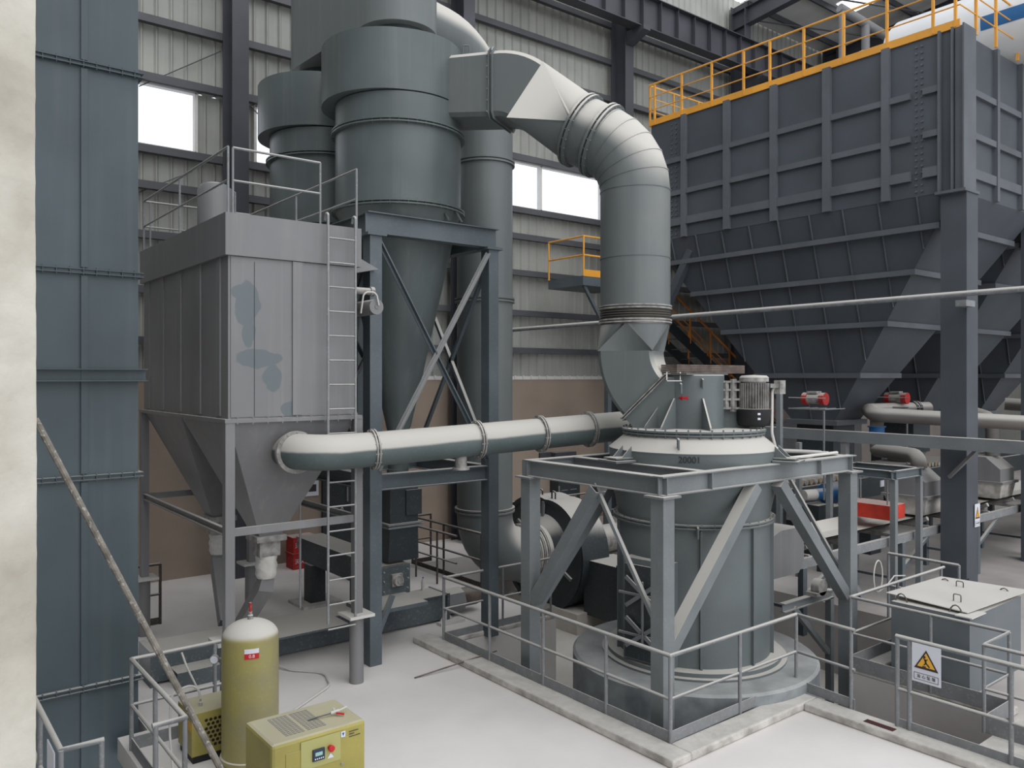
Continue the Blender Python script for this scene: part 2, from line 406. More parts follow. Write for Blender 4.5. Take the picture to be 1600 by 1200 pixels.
# right end wall and roof
b = MB().box(43.8, 44, 14.9, 18, 0, 20).box(43.8, 44, -12, 11.8, 0, 20).box(43.8, 44, 11.8, 14.9, 3.0, 20)
struct(b.build('wall_right', 'sheet'))
def rz(y): return 17.5 + .1 * (18 - y)
struct(MB().prism([(24.2, 18, rz(18)), (44, 18, rz(18)), (44, 0, rz(0)), (24.2, 0, rz(0))], (0, 0, .05)).build('ceiling', 'roof'))
b = MB()
for x in (24.6, 27.2, 33.2, 39.2):
    for y0 in (15.6, 11.2, 6.8): b.prism([(x, y0, rz(y0) - .03), (x + 1.1, y0, rz(y0) - .03), (x + 1.1, y0 - 3.4, rz(y0 - 3.4) - .03), (x, y0 - 3.4, rz(y0 - 3.4) - .03)], (0, 0, .02))
struct(b.build('ceiling_skylights', 'sky'))
for i, y in enumerate([17.2 - 1.45 * k for k in range(12)]):
    struct(MB().channel((24.2, y, rz(y) - .12), (44, y, rz(y) - .12), .07, .2).build('trim_%d' % (30 + i), 'wcol'))
for i, x in enumerate((24.2, 30.2, 36.2, 42.2)):
    struct(MB().ibeam((x, 17.8, rz(18) - .55), (x, 0, rz(0) - .55), .3, .6).build('trim_%d' % (50 + i), 'wcol'))
b = MB()
for k in range(9):
    y = 17.5 - k * 2; b.tube([(24.2, y, rz(y) - .5), (30.2, y - 2, rz(y - 2) - .5)], .03, 6)
struct(b.build('trim_60', 'wcol'))
struct(MB().box(-5.2, -5, -12, 18.2, -3, 17.5).build('wall_left_light_block', 'sheet'))  # unseen wall, added to keep sky light off the left-facing sides
# pale concrete pillar at the left edge
e = at(60, 590, d=3.4)
lt = V((FY, -FX, 0)); fw = V((FX, FY, 0))
b = MB()
rows = []
for i in range(150):
    z = 1.4 + i * .04
    j = random.uniform(-.0012, .0012) + .003 * math.sin(z * 2.1)
    base = V((e.x, e.y, z)) + lt * (j - .01)
    rows.append([base - lt * .6 - fw * .45, base - fw * .45 - lt * .16, base - lt * .0, base - lt * .5])
b.loft(rows, False)
struct(b.build('wall_left_pillar', 'pillar'))

# ================================================================ STEEL CASING TOWER (left)
Yt = 10.6
t = thing('elevator_casing', 'tall blue-grey bolted steel casing beside the pale concrete pillar', 'casing', (2.0, 11.2, -3))
x0, x1 = .9, at(216, 600, Y=Yt).x
MB().box(x0, x1, Yt, Yt + 1.4, -3, 13).build('casing', 'tower', t)
zj = [at(140, y, Y=Yt).z for y in (1073, 746, 425, 103)]
zj.append(zj[-1] + (zj[-1] - zj[-2]))
for z in zj:
    b = MB(); b.box(x0 - .05, x1 + .05, Yt - .06, Yt + 1.45, z - .03, z - .018).box(x0 - .05, x1 + .05, Yt - .06, Yt + 1.45, z + .018, z + .03)
    b.box(x0 - .02, x1 + .02, Yt - .03, Yt + 1.42, z - .018, z + .018)
    b.build('flange', 'tower', t)
    for k in range(10): MB().lathe((x1 - .05 - k * .14, Yt - .045, z - .045), [(.009, 0), (.009, .09)], 6).build('bolt', 'tower', t)
xm = at(131, 600, Y=Yt).x
zz = [-3] + zj + [13]
for a, c in zip(zz, zz[1:]): MB().box(xm - .035, xm + .035, Yt - .03, Yt + .01, a + .05, c - .05).build('stiffener', 'tower', t)
zc = at(140, 586, Y=Yt).z
MB().channel((x0, Yt - .07, zc), (x1 + .08, Yt - .07, zc), .12, .15, side=-1).build('channel_band', 'tower', t)

# ================================================================ DUST COLLECTOR
BX0, BX1, BY0, BY1 = 3.56, 5.37, 10.33, 14.4
t = thing('dust_collector', 'grey box-shaped dust collector on legs with a ladder and roof railing', 'dust collector', (4.46, 12.3, 0))
MB().box(BX0, BX1, BY0, BY1, 3.77, 5.86).build('housing', 'filter', t)
MB().box(BX0 + .03, BX1 - .03, BY0 - .012, BY0 - .002, 3.79, 5.85).build('front_plate', 'patched', t)
xq = at(397, 500, Y=BY0).x; MB().box(xq - .004, xq + .004, BY0 - .016, BY0 - .012, 3.8, 5.8).build('plate_seam', 'dark', t)
MB().box(BX0 - .05, BX1 + .05, BY0 - .05, BY1 + .05, 5.86, 6.4).build('upper_casing', 'filter', t)
b = MB()
for k in range(2):
    y0 = BY0 + k * 2.03; cy = y0 + 1.02; cx = 4.46
    b.frustum((BX0, BX1, y0, y0 + 2.03), 3.75, (cx - .16, cx + .16, cy - .16, cy + .16), 2.05)
b.build('hopper', 'filter', t)
MB().box(BX0 - .06, BX1 + .06, BY0 - .06, BY1 + .06, 3.72, 3.77).build('flange', 'filter', t)
for x in (at(456, 500, Y=BY0).x,):
    MB().box(x, x + .14, BY0 - .035, BY0 - .013, 3.8, 5.85).build('stiffener', 'filter', t)
for y in (10.6, 11.4, 12.3, 13.2, 14.0):
    MB().box(BX0 - .02, BX0, y, y + .15, 3.8, 5.86).build('stiffener', 'filter', t)
for (x, y) in ((BX0, BY0), (BX1, BY0), (BX0, BY1), (BX1, BY1)):
    l = MB().box(x - .05, x + .07, y - .05, y + .07, .98, 3.75).build('leg', 'filter', t)
    MB().box(x - .19, x + .19, y - .19, y + .19, .94, .98).build('cap_plate', 'white_st', l)
    MB().lathe((x, y, 0), [(.1, 0), (.1, .94)], 16).build('pedestal', 'filter', l)
for p, q in (((BX0, BY0), (BX1, BY0)), ((BX0, BY0), (BX0, BY1)), ((BX0, BY1), (BX1, BY1)), ((BX1, BY0), (BX1, BY1))):
    MB().channel((*p, 2.32), (*q, 2.32), .05, .1).build('tie_beam', 'filter', t)
# roof railing
zt = 6.4
R_ = lambda *ps: [V((x, y, zt)) for x, y in ps]
def rr(pts, posts):
    b = MB(); b.tube([p + V((0, 0, .84)) for p in pts], .017, 8); b.tube([p + V((0, 0, .42)) for p in pts], .015, 8); b.build('roof_rail', 'rail', t)
    for p in posts: MB().tube([p, p + V((0, 0, .84))], .016, 8).build('rail_post', 'rail', t)
rr(R_((BX0, BY0), (BX0, BY1)), R_((BX0, BY0), (BX0, 12.4), (BX0, BY1)))
rr(R_((BX0 + .06, BY0), (4.82, BY0)), R_((BX0 + .06, BY0), (4.82, BY0)))
rr(R_((BX1, BY0), (BX1, BY1)), R_((BX1, BY0), (BX1, 12.4), (BX1, BY1)))
rr(R_((BX0, BY1), (BX1, BY1)), R_((BX0 + .1, BY1), (BX1, BY1)))
# ladder
L0, L1 = 4.86, 5.27; ly = BY0 - .16
lad = MB().tube(fillet([(L0, ly + .1, 6.45), (L0, ly, 6.72), (L0, ly, .95)], .04), .018, 8)
lad.tube(fillet([(L1, ly + .1, 6.45), (L1, ly, 6.72), (L1, ly, .95)], .04), .018, 8)
lad = lad.build('ladder', 'rail', t)
for k in range(17): MB().tube([(L0, ly, 6.2 - k * .333), (L1, ly, 6.2 - k * .333)], .012, 6).build('rung', 'rail', lad)
MB().tube([(L0 - .05, ly + .8, 3.2), (L0 - .05, ly + .8, 1.0)], .015, 6).build('conduit', 'rail', t)
# outlets
for cy, sl_ in ((11.35, 1), (13.38, 1)):
    b = MB().box(4.46 - .22, 4.46 + .22, cy - .22, cy + .22, 1.97, 2.05).box(4.46 - .15, 4.46 + .15, cy - .15, cy + .15, 1.75, 1.97)
    b.build('slide_gate', 'cast', t)
    b = MB().tube([(4.46, cy, z) for z in (1.78, 1.72, 1.66, 1.6, 1.54, 1.48, 1.42)], [.14, .155, .14, .16, .145, .155, .13], 16)
    b.build('cloth_sleeve', 'sleeve', t)
    q = V((4.3, 12.05 if cy < 12 else 12.6, .5))
    MB().tube([(4.46, cy, 1.44), (4.44, cy, 1.3), q], [.13, .15, .13], 4).build('chute', 'filter', t)
# right side fittings
MB().prism([(BX1 + .05, 10.6, 6.1), (BX1 + .5, 10.6, 5.9), (BX1 + .05, 10.6, 5.8)], (0, 1.2, 0)).build('bracket', 'filter', t)
MB().tube([(BX1, 10.5, 5.55), (BX1 + .35, 10.5, 5.55)], .05, 12).lathe((BX1 + .3, 10.5, 5.55), [(.07, 0), (.07, .06)], 12, (1, 0, 0)).build('inlet_pipe', 'cast', t)
MB().lathe((BX1 + .22, 10.15, 5.3), [(.11, 0), (.11, .6)], 20, (0, 1, 0)).lathe((BX1 + .22, 10.14, 5.3), [(.03, 0), (.03, .02)], 8, (0, 1, 0)).build('air_header', 'filter', t)
MB().tube(fillet([(BX1, 10.2, 5.2), (BX1 + .02, 10.15, 5.5), (BX1 + .2, 10.12, 5.5), (BX1 + .24, 10.12, 5.32)], .08), .012, 6).build('cable', 'hose', t)
for k in range(9): 
    MB().lathe((BX0 + .1 + k * .2, BY0 - .05, 3.7), [(.012, 0), (.012, .09)], 6).build('bolt', 'filter', t)
t = thing('air_vessel', 'grey upright air vessel on the dust collector roof behind the railing', 'tank', (4.4, 13.4, 6.4))
MB().lathe((4.4, 13.4, 6.4), [(.26, 0), (.27, .05), (.27, .95), (.22, 1.04), (.1, 1.08), (0, 1.09)], 28).build('shell', 'filter', t)
MB().tube([(4.7, 13.3, 6.4), (4.7, 13.3, 7.35), (4.6, 13.3, 7.4)], .015, 6).build('riser_pipe', 'rail', t)

# duct from collector hopper to mill
t = thing('dust_duct', 'round grey extraction duct thick with white dust linking dust collector and mill', 'duct', (4.46, 10.5, 3.3))
c0 = V((4.46, 10.62, 3.32)); c1 = V((4.46, 10.02, 3.3)); c2 = at(583, 702, d=11.3); c3 = at(990, 664, d=13.4)
path = fillet([c0, V((4.46, c2.y - (c2.x - 4.46) * .06, 3.3)) + V((0, -.1, 0)), c2, c3], [.42, .4], 8)
MB().tube(path, .24, 32).build('pipe', 'pipe', t)
def ring(name, p, d, r, w_=.03, dr=.045, m='pipe', par=None, bolts=0):
    d = V(d).normalized(); p = V(p)
    b = MB().lathe(p - d * w_, [(r - .01, 0), (r + dr, 0), (r + dr, w_ * .7), (r - .01, w_ * .7)], 40, d, cap=False)
    b.lathe(p, [(r - .01, w_ * .3), (r + dr, w_ * .3), (r + dr, w_), (r - .01, w_)], 40, d, cap=False)
    q = V((0, 0, 1)).rotation_difference(d)
    for k in range(bolts):
        a = 2 * pi * k / bolts
        b.lathe(p - d * (w_ + .015) + q @ V((math.cos(a), math.sin(a), 0)) * (r + dr * .55), [(.009, 0), (.009, w_ * 2 + .03)], 6, d)
    return b.build(name, m, par)
dd = (c3 - c2)
for f in (0.0, .36, .60, .80): ring('flange', c2 + dd * f, dd, .24, par=t, m='cast', bolts=12)
ring('flange', V((4.46, 10.3, 3.3)), (0, 1, 0), .24, par=t, m='cast', bolts=12)
q = c2 + dd * .30
MB().lathe(q - V((0, 0, .42)), [(.09, 0), (.09, .25)], 16).lathe(q - V((0, 0, .42)), [(.13, 0), (.13, .03)], 16).build('drain_stub', 'cast', t)

# ================================================================ CYCLONES
CC = V((7.0, 11.95, 0))
def cyclone(c, label):
    t = thing('cyclone_separator', label, 'cyclone', (c.x, c.y, 1.2), 'cyclones on the blue-grey frame')
    MB().lathe(c, [(.18, 2.75), (.18, 3.35), (.27, 3.75), (1.0, 6.95), (1.05, 7.02), (1.05, 8.8)], 72).build('body', 'cyc', t)
    for z in (7.06, 8.34):
        b = MB()
        b.lathe(c + V((0, 0, z)), [(1.04, -.035), (1.12, -.035), (1.12, -.012), (1.05, -.012)], 72, cap=False).lathe(c + V((0, 0, z)), [(1.04, .012), (1.12, .012), (1.12, .035), (1.04, .035)], 72, cap=False)
        for k in range(48):
            a = 2 * pi * k / 48; b.lathe(c + V((1.09 * math.cos(a), 1.09 * math.sin(a), z - .05)), [(.01, 0), (.01, .1)], 6)
        b.build('flange_ring', 'cyc', t)
    # volute: radius grows from the front right round the front to the left
    n = 96; lo_, up_ = [], []
    a_end = math.radians(-122)
    for k in range(n):
        a = 2 * pi * k / n
        f = ((a_end + .12) - a) % (2 * pi)      # clockwise distance from the tip
        r = 1.06 + .25 * min(f / 1.9, 1, max(0, (4.9 - f) / 1.4))
        lo_.append(c + V((r * math.cos(a), r * math.sin(a), 8.82))); up_.append(c + V((r * math.cos(a), r * math.sin(a), 9.78)))
    MB().loft([lo_, up_]).build('volute', 'cyc', t)
    b = MB().lathe(c + V((0, 0, 9.78)), [(.5, 0), (.5, .5)], 40)
    b.build('vortex_outlet', 'dark', t)
    for px_, off in ((0, (.86, -.67)), (1, (-.8, .78))):
        MB().tube(fillet([c + V((off[0], off[1], 9.72)), c + V((off[0], off[1], 9.93)), c + V((off[0] * 1.1, off[1] * 1.1, 9.93)), c + V((off[0] * 1.1, off[1] * 1.1, 9.72))], .03), .012, 6).build('lifting_lug', 'cyc', t)
    return t
t1 = cyclone(CC, 'large grey-green cyclone on the steel frame, in front of its twin')
t2 = copy_tree(t1, (-.15, 2.45, 0), 'grey-green cyclone half hidden behind the bigger front one')
for k in (0, 1): # brace feet on the frame
    p = CC + V((.35 + k * .25, -1.02, 6.85)); MB().bar(p, p + V((-.1, .12, .28)), .05, .02).build('foot_gusset', 'cyc', t1)
# outlet manifold
t = thing('outlet_manifold', 'round-ended grey hood above both cyclones', 'duct', (7.0, 13.2, 10.1))
cf, cb = CC + V((-.02, 0, 0)), CC + V((-.15, 2.45, 0)); r = .66
ring_ = []
dv = (cb - cf); a0 = math.atan2(dv.y, dv.x)
for k in range(33): a = a0 - pi / 2 - pi + pi * k / 32; ring_.append((cf.x + r * math.cos(a), cf.y + r * math.sin(a)))
ring_ = [(cf.x + r * math.cos(a0 + pi / 2 + pi * k / 32), cf.y + r * math.sin(a0 + pi / 2 + pi * k / 32)) for k in range(33)] + [(cb.x + r * math.cos(a0 - pi / 2 + pi * k / 32), cb.y + r * math.sin(a0 - pi / 2 + pi * k / 32)) for k in range(33)]
MB().loft([[V((x, y, 10.08)) for x, y in ring_], [V((x, y, 12.9)) for x, y in ring_]]).build('hood', 'duct', t)
# tall duct from manifold to fan
DC = V((10.4, 14.1, 0)); DR = .6
t = thing('fan_suction_duct', 'tall round duct running from the cyclone outlets down to the fan', 'duct', (DC.x, DC.y, 0))
path = fillet([(7.1, 13.3, 11.15), (DC.x, DC.y, 11.15), (DC.x, DC.y, .38), (DC.x + 1.5, DC.y, .38)], [1.5, .95], 12)
MB().tube(path, DR, 48).build('pipe', 'duct', t)
for z in (1.46, 5.96, 8.9): ring('flange', (DC.x, DC.y, z), (0, 0, 1), DR, .05, .05, 'duct', t)
for x in (.95, 1.08, 1.2, 1.32): ring('joint_ring', (DC.x + x, DC.y, .38), (1, 0, 0), DR, .03, .05, 'cast', t, bolts=16)
MB().lathe((DC.x + .93, DC.y, .38), [(DR + .005, 0), (DR + .005, .4)], 48, (1, 0, 0), cap=False).build('soft_joint', 'sleeve', t)

# cyclone frame
t = thing('cyclone_support_frame', 'tall blue-grey steel frame with crossed braces carrying the cyclones', 'frame', (7, 13, 0))
FX0, FX1 = 5.9, 8.1; FYs = (10.84, 13.15, 15.45)
for x in (FX0, FX1):
    for y in FYs:
        if abs(y - 13.15) < .1: continue
        MB().bar((x, y, 0), (x, y, 6.42), .2, .22, up=(0, 1, 0)).build('post', 'cframe', t)
        MB().box(x - .16, x + .16, y - .16, y + .16, 6.42, 6.46).build('cap_plate', 'cframe', t)
for y in FYs:
    MB().ibeam((FX0 - .12, y, 6.62), (FX1 + .12, y, 6.62), .2, .32).build('top_beam', 'cframe', t)
    MB().ibeam((FX0, y, 2.72), (FX1, y, 2.72), .16, .24).build('middle_beam', 'cframe', t)
for x in (FX0, FX1):
    MB().ibeam((x, FYs[0], 6.617), (x, FYs[2], 6.617), .196, .318).build('top_beam', 'cframe', t)
    MB().ibeam((x, FYs[0], 2.717), (x, FYs[2], 2.717), .156, .238).build('middle_beam', 'cframe', t)
for y in FYs:
    o = -.06 if y < 11 else 0
    b = MB().bar((FX0 + .1, y + o, 6.35), (FX1 - .05, y + o, 2.9), .02, .09, up=(0, 1, 0)).bar((FX0 + .1, y + o + .03, 6.35), (FX1 - .05, y + o + .03, 2.9), .09, .015, up=(0, 1, 0)); b.build('brace', 'cframe', t)
    b = MB().bar((FX1 - .1, y + o - .05, 6.35), (FX0 + .05, y + o - .05, 2.9), .02, .09, up=(0, 1, 0)).bar((FX1 - .1, y + o - .02, 6.35), (FX0 + .05, y + o - .02, 2.9), .09, .015, up=(0, 1, 0)); b.build('brace', 'frame', t)
for x in (FX0, FX1):
    for a, c in ((FYs[0], FYs[1]), (FYs[1], FYs[2])):
        MB().bar((x, a, 6.3), (x, c, 2.9), .06, .06).build('brace', 'cframe', t); MB().bar((x, c, 6.3), (x, a, 2.9), .06, .06).build('brace', 'cframe', t)
MB().bar(at(613, 930, Y=10.9), at(563, 1030, Y=10.85) + V((.15, 0, 0)), .07, .07).build('knee_brace', 'cframe', t)
MB().box(FX0, 6.95, 10.95, 11.7, .68, .74).build('bracket_plate', 'cframe', t)
# discharge valves under the cyclones
def valve(c, label):
    t = thing('discharge_valve', label, 'valve', (c.x, c.y, 1.2), 'discharge valves under the cyclones')
    MB().tube([c + V((0, 0, z)) for z in (2.76, 2.7, 2.66, 2.62, 2.58, 2.54, 2.5)], [.18, .18, .2, .18, .2, .18, .2], 24).lathe(c + V((0, 0, 2.49)), [(.26, 0), (.26, .03)], 24).build('bellows', 'conv', t)
    MB().box(c.x - .27, c.x + .27, c.y - .22, c.y + .22, 1.88, 2.46).build('upper_box', 'dark', t)
    MB().box(c.x + .02, c.x + .32, c.y - .26, c.y - .22, 2.0, 2.42).build('inspection_cover', 'dark', t)
    MB().box(c.x - .33, c.x + .33, c.y - .28, c.y + .28, 1.80, 1.83).box(c.x - .33, c.x + .33, c.y - .28, c.y + .28, 1.85, 1.88).build('flange', 'frame', t)
    MB().frustum((c.x - .27, c.x + .27, c.y - .22, c.y + .22), 1.80, (c.x - .29, c.x + .29, c.y - .2, c.y + .2), 1.24).build('lower_box', 'dark', t)
    return t
v1 = valve(CC + V((-.02, 0, 0)), 'dark box-shaped discharge valve below the front cyclone cone')
# ---------------- screw conveyors
t = thing('screw_conveyor', 'raised dusty trough conveyor under the cyclones with a bearing on its end plate', 'conveyor', (6.8, 13, .75), 'screw conveyors')
MB().box(6.55, 7.0, 11.72, 15.0, .75, 1.18).build('trough', 'conv', t)
MB().box(6.5, 7.05, 11.68, 15.02, 1.18, 1.2).build('lid', 'conv', t)
MB().box(6.5, 7.05, 11.66, 11.72, .72, 1.2).build('end_plate', 'conv', t)
b = MB().box(6.68, 6.88, 11.6, 11.66, .87, 1.07).lathe((6.78, 11.54, .97), [(.085, 0), (.095, .06)], 20, (0, 1, 0)).lathe((6.78, 11.52, .97), [(.04, 0), (.04, .05)], 16, (0, 1, 0)); b.build('bearing', 'cast', t)
for x, z in ((6.55, .8), (7.0, .8), (6.55, 1.12), (7.0, 1.12), (6.55, .97), (7.0, .97)): MB().lathe((x, 11.63, z), [(.014, 0), (.014, .04)], 8, (0, 1, 0)).build('bolt', 'cast', t)
MB().lathe((6.78, 15.0, 1.0), [(.13, 0), (.15, .1), (.15, .3), (.1, .4)], 20, (0, 1, 0)).build('motor', 'cast', t)
MB().box(6.48, 6.78, 14.3, 14.6, .05, .75).build('stand', 'dark', t)
MB().box(6.25, 7.05, 14.1, 14.8, 0, .05).build('base_plate', 'curb', t)
MB().box(6.65, 6.95, 12.9, 13.05, 0, .75).build('stand', 'dark', t)
t = thing('screw_conveyor', 'long low trough conveyor lying on the floor behind the green air tank', 'conveyor', (3, 12, 0), 'screw conveyors')
MB().box(3.1, 7.95, 11.95, 12.42, .04, .46).build('trough', 'conv', t)
MB().box(3.05, 6.45, 11.9, 12.47, .46, .485).box(7.15, 7.97, 11.9, 12.47, .46, .485).build('lid', 'conv', t)
MB().box(3.02, 3.1, 11.88, 12.5, .0, .5).build('end_plate', 'conv', t)
MB().box(7.95, 8.0, 11.88, 12.5, .0, .5).build('end_plate', 'conv', t)
MB().box(3.3, 3.9, 11.6, 11.95, -.02, .22).build('side_box', 'conv', t)
MB().lathe((8.0, 12.2, .25), [(.24, 0), (.24, .42)], 8, (1, 0, 0)).build('gearbox', 'filter', t)
MB().lathe((8.42, 12.2, .28), [(.15, 0), (.17, .05), (.17, .35), (.12, .45)], 20, (1, 0, 0)).build('motor', 'rust', t)
MB().box(7.7, 8.2, 11.7, 11.85, 0, .05).prism([(7.8, 11.9, 0), (8.1, 11.9, 0), (7.95, 11.9, .2)], (0, .03, 0)).build('foot', 'white_st', t)
MB().box(4.0, 5.8, 11.4, 11.95, .46, .49).build('cover_plate', 'conv', t)
t = thing('water_bottle', 'small clear plastic water bottle standing on the low conveyor', 'bottle', (7.5, 12.1, .485))
p = at(661, 922, z=.485)
MB().lathe((p.x, p.y, .485), [(.03, 0), (.033, .02), (.033, .15), (.012, .2), (.012, .215)], 14).build('bottle', 'hose', t)
MB().lathe((p.x, p.y, .7), [(.015, 0), (.015, .02)], 12).build('cap', 'blue', t)

# ================================================================ MILL
MC = V((9.6, 7.8, 0))
t = thing('grinding_mill', 'big cylindrical grey-green grinding mill standing in the pit', 'mill', (MC.x, MC.y, PZ))
def lz(prof, n=72): return MB().lathe(MC, prof, n)
lz([(1.78, PZ), (1.78, .22), (1.74, .25), (1.38, .25)]).build('base_ring', 'base', t)
lz([(1.34, .2), (1.34, .28), (1.27, .285), (1.27, .34), (1.11, .345)]).build('foot_flange', 'mill', t)
lz([(1.11, .2), (1.11, 2.26)]).build('lower_body', 'mill', t)
ring('body_flange', MC + V((0, 0, 2.27)), (0, 0, 1), 1.11, .03, .07, 'mill', t, bolts=40)
lz([(1.1, 2.28), (1.13, 2.45), (1.22, 2.85), (1.23, 3.26)]).build('upper_body', 'mill', t)
lz([(1.235, 3.255), (1.235, 3.27), (.97, 3.485)]).build('cone_roof', 'mill', t)
b = lz([(.98, 3.485), (1.04, 3.485), (1.04, 3.51), (1.0, 3.51)]).lathe(MC, [(1.0, 3.525), (1.05, 3.525), (1.05, 3.555), (.2, 3.56)], 72)
for k in range(40):
    a = 2 * pi * k / 40; b.lathe(MC + V((1.02 * math.cos(a), 1.02 * math.sin(a), 3.46)), [(.012, 0), (.012, .12)], 6)
b.build('top_flange', 'mill', t)
lz([(.46, 3.55), (.46, 4.33), (.44, 4.34), (0, 4.34)], 56).build('classifier_housing', 'mill', t)
for a in (-123, -46, 20, 70, 163, 187):
    a = math.radians(a); d = V((math.cos(a), math.sin(a), 0)); n_ = V((-d.y, d.x, 0)) * .012
    p0 = MC + d * .45
    MB().prism([p0 + V((0, 0, 3.56)) - n_, p0 + d * .38 + V((0, 0, 3.56)) - n_, p0 + d * .36 + V((0, 0, 3.6)) - n_, p0 + d * .04 + V((0, 0, 4.0)) - n_, p0 + V((0, 0, 4.0)) - n_], n_ * 2).build('gusset', 'mill', t)
for dx in (-135, -95, -60, -30, 150): # vertical ribs on lower body
    a = math.radians(dx); d = V((math.cos(a), math.sin(a), 0))
    MB().bar(MC + d * 1.13 + V((0, 0, .3)), MC + d * 1.13 + V((0, 0, 2.22)), .03, .05, up=tuple(d)).build('rib', 'mill', t)
def lug(p, d, s=.1, m='mill'):
    d = V(d).normalized(); sd = V((-d.y, d.x, 0))
    return MB().tube(fillet([p, p + V((0, 0, s)), p + d * s * .5 + V((0, 0, s * .9)), p + d * s * .5 + V((0, 0, -s * .2))], s * .15, 3), s * .12, 6).build('lifting_lug', m, t)
view = V((-FX, -FY, 0))
p = at(1063, 612, d=11.55); lug(p, view, .12); 
p = at(1097, 605, d=11.6); lug(p, view, .12)
lug(at(1059, 700, d=11.0), view, .13)
lug(at(1089, 838, d=10.94), view, .13)
# support brackets
for px, py in ((985, 722), (1195, 722), (1120, 700)):
    q = at(px, py, z=3.1); d = (V((q.x, q.y, 0)) - MC).normalized(); a = MC + d * 1.24
    s_ = V((-d.y, d.x, 0))
    bq = MC + d * 1.22
    b = MB().bar(bq + V((0, 0, 3.13)), bq + d * .35 + V((0, 0, 3.13)), .42, .03).bar(bq + V((0, 0, 3.17)), bq + d * .3 + V((0, 0, 3.17)), .3, .02)
    for o in (-.1, .1): b.prism([bq + s_ * o + V((0, 0, 3.16)), bq + d * .2 + s_ * o + V((0, 0, 3.16)), bq + d * .01 + s_ * o + V((0, 0, 3.34))], s_ * .015)
    b.build('support_bracket', 'mill', t)
# access door with clamp arms
dd_ = (at(996, 960, d=11) - MC); dd_.z = 0; dd_.normalize(); ss = V((-dd_.y, dd_.x, 0))
dc = MC + dd_ * 1.14
b = MB()
bx = lambda u0, u1, n0, n1, z0, z1: [dc + ss * u + dd_ * n + V((0, 0, z)) for n in (n0, n1) for (u, z) in ((u0, z0), (u1, z0), (u1, z1), (u0, z1))]
def obx(mb, u0, u1, n0, n1, z0, z1):
    vs = bx(u0, u1, n0, n1, z0, z1)
    mb.add(vs, [(0, 1, 2, 3), (4, 5, 6, 7), (0, 1, 5, 4), (1, 2, 6, 5), (2, 3, 7, 6), (3, 0, 4, 7)]); return mb
obx(MB(), -.38, .38, -.3, .1, .36, 1.78).build('door_frame', 'mill', t)
door = obx(MB(), -.33, .33, .1, .14, .4, 1.7).build('access_door', 'dark', t)
for z in (.72, 1.28):
    obx(MB(), -.42, .42, .14, .17, z, z + .03).build('clamp_bar', 'frame', door)
    for s1 in (-1, 1):
        for s2 in (-1, 1):
            p0 = dc + dd_ * .19 + V((0, 0, z + .05)); p1 = p0 + ss * (.28 * s1) + V((0, 0, .2 * s2))
            MB().bar(p0 + (p1 - p0) * .1, p1, .055, .02, up=tuple(dd_)).build('clamp_arm', 'frame', door)
MB().bar(dc + dd_ * .2 + V((0, 0, .6)), dc + dd_ * .2 + V((0, 0, 1.5)), .025, .025).build('clamp_rod', 'frame', door)
# marks
ad = math.atan2(at(1078, 718, d=11).y - MC.y, at(1078, 718, d=11).x - MC.x)
def wrap(c, R=1.235, z0=3.19):
    a = ad + c.x / R; return V((MC.x + (R + .003 + c.z) * math.cos(a), MC.y + (R + .003 + c.z) * math.sin(a), z0 + c.y))
text('20001', 'stencil_number', 'markk', t, .12, wrap)
aa = math.atan2(at(1066, 622, d=11.6).y - MC.y, at(1066, 622, d=11.6).x - MC.x)
arr = MB()
def wp(u, z): a = aa + u / .463; return (MC.x + .464 * math.cos(a), MC.y + .464 * math.sin(a), z)
zr = at(1066, 622, d=11.6).z
arr.add([wp(-.09, zr), wp(-.02, zr + .035), wp(-.02, zr + .012), wp(.08, zr + .03), wp(.05, zr), wp(.08, zr - .03), wp(-.02, zr - .012), wp(-.02, zr - .035)], [(0, 1, 2, 7), (0, 2, 6, 7), (2, 3, 4, 6), (4, 5, 6)])
arr.build('red_arrow', 'markr', t)
# bracket on top of the housing
b = MB()
for px in (1042, 1063): b.bar(at(px, 582, d=11.7), at(px, 594, d=11.6), .015, .015)
b.bar(at(1042, 595, d=11.6), at(1065, 595, d=11.6), .03, .015); b.build('top_bracket', 'white_st', t)
MB().box(MC.x - .5, MC.x + .45, MC.y - .3, MC.y + .3, 4.34, 4.36).build('top_plate', 'mill', t)
# feed chute on the right and inlet duct
MB().prism([(10.5, 7.45, .95), (10.9, 7.45, 1.12), (11.85, 7.45, 1.12), (12.0, 7.45, 1.3), (12.0, 7.45, 1.72), (11.9, 7.45, 1.86), (11.35, 7.45, 1.86), (10.5, 7.45, 1.6)], (0, .85, 0)).build('feed_chute', 'filter', t)

# drive motor on the classifier
t = thing('classifier_motor', 'dusty finned electric motor with a black cowl hung beside the mill top', 'motor', at(1165, 622, d=11.9))
c = at(1178, 622, d=11.9); c.z = 0
MB().lathe(c, [(.16, 3.72), (.17, 3.75), (.17, 4.27), (.15, 4.3)], 32).build('body', 'cast', t)
b = MB()
for k in range(34):
    a = 2 * pi * k / 34; d = V((math.cos(a), math.sin(a), 0)); b.bar(c + d * .19 + V((0, 0, 3.82)), c + d * .19 + V((0, 0, 4.22)), .006, .05, up=tuple(d))
b.build('cooling_fins', 'cast', t)
MB().lathe(c, [(.14, 3.58), (.22, 3.6), (.245, 3.66), (.245, 3.84), (.2, 3.85)], 32).build('fan_cowl', 'black', t)
for z in (3.71, 3.79): MB().box(-.02, .02, -.005, 0, 0, .03).build('label_plate', 'sign', t).location  # placed below
for o_, z in zip([o for o in t.children if o.name.startswith('label_plate')], (3.69, 3.76)):
    q = c + view * .247; o_.data.transform(Matrix.Translation((q.x, q.y, z)) @ Matrix.Rotation(-math.atan2(FX, FY), 4, 'Z'))
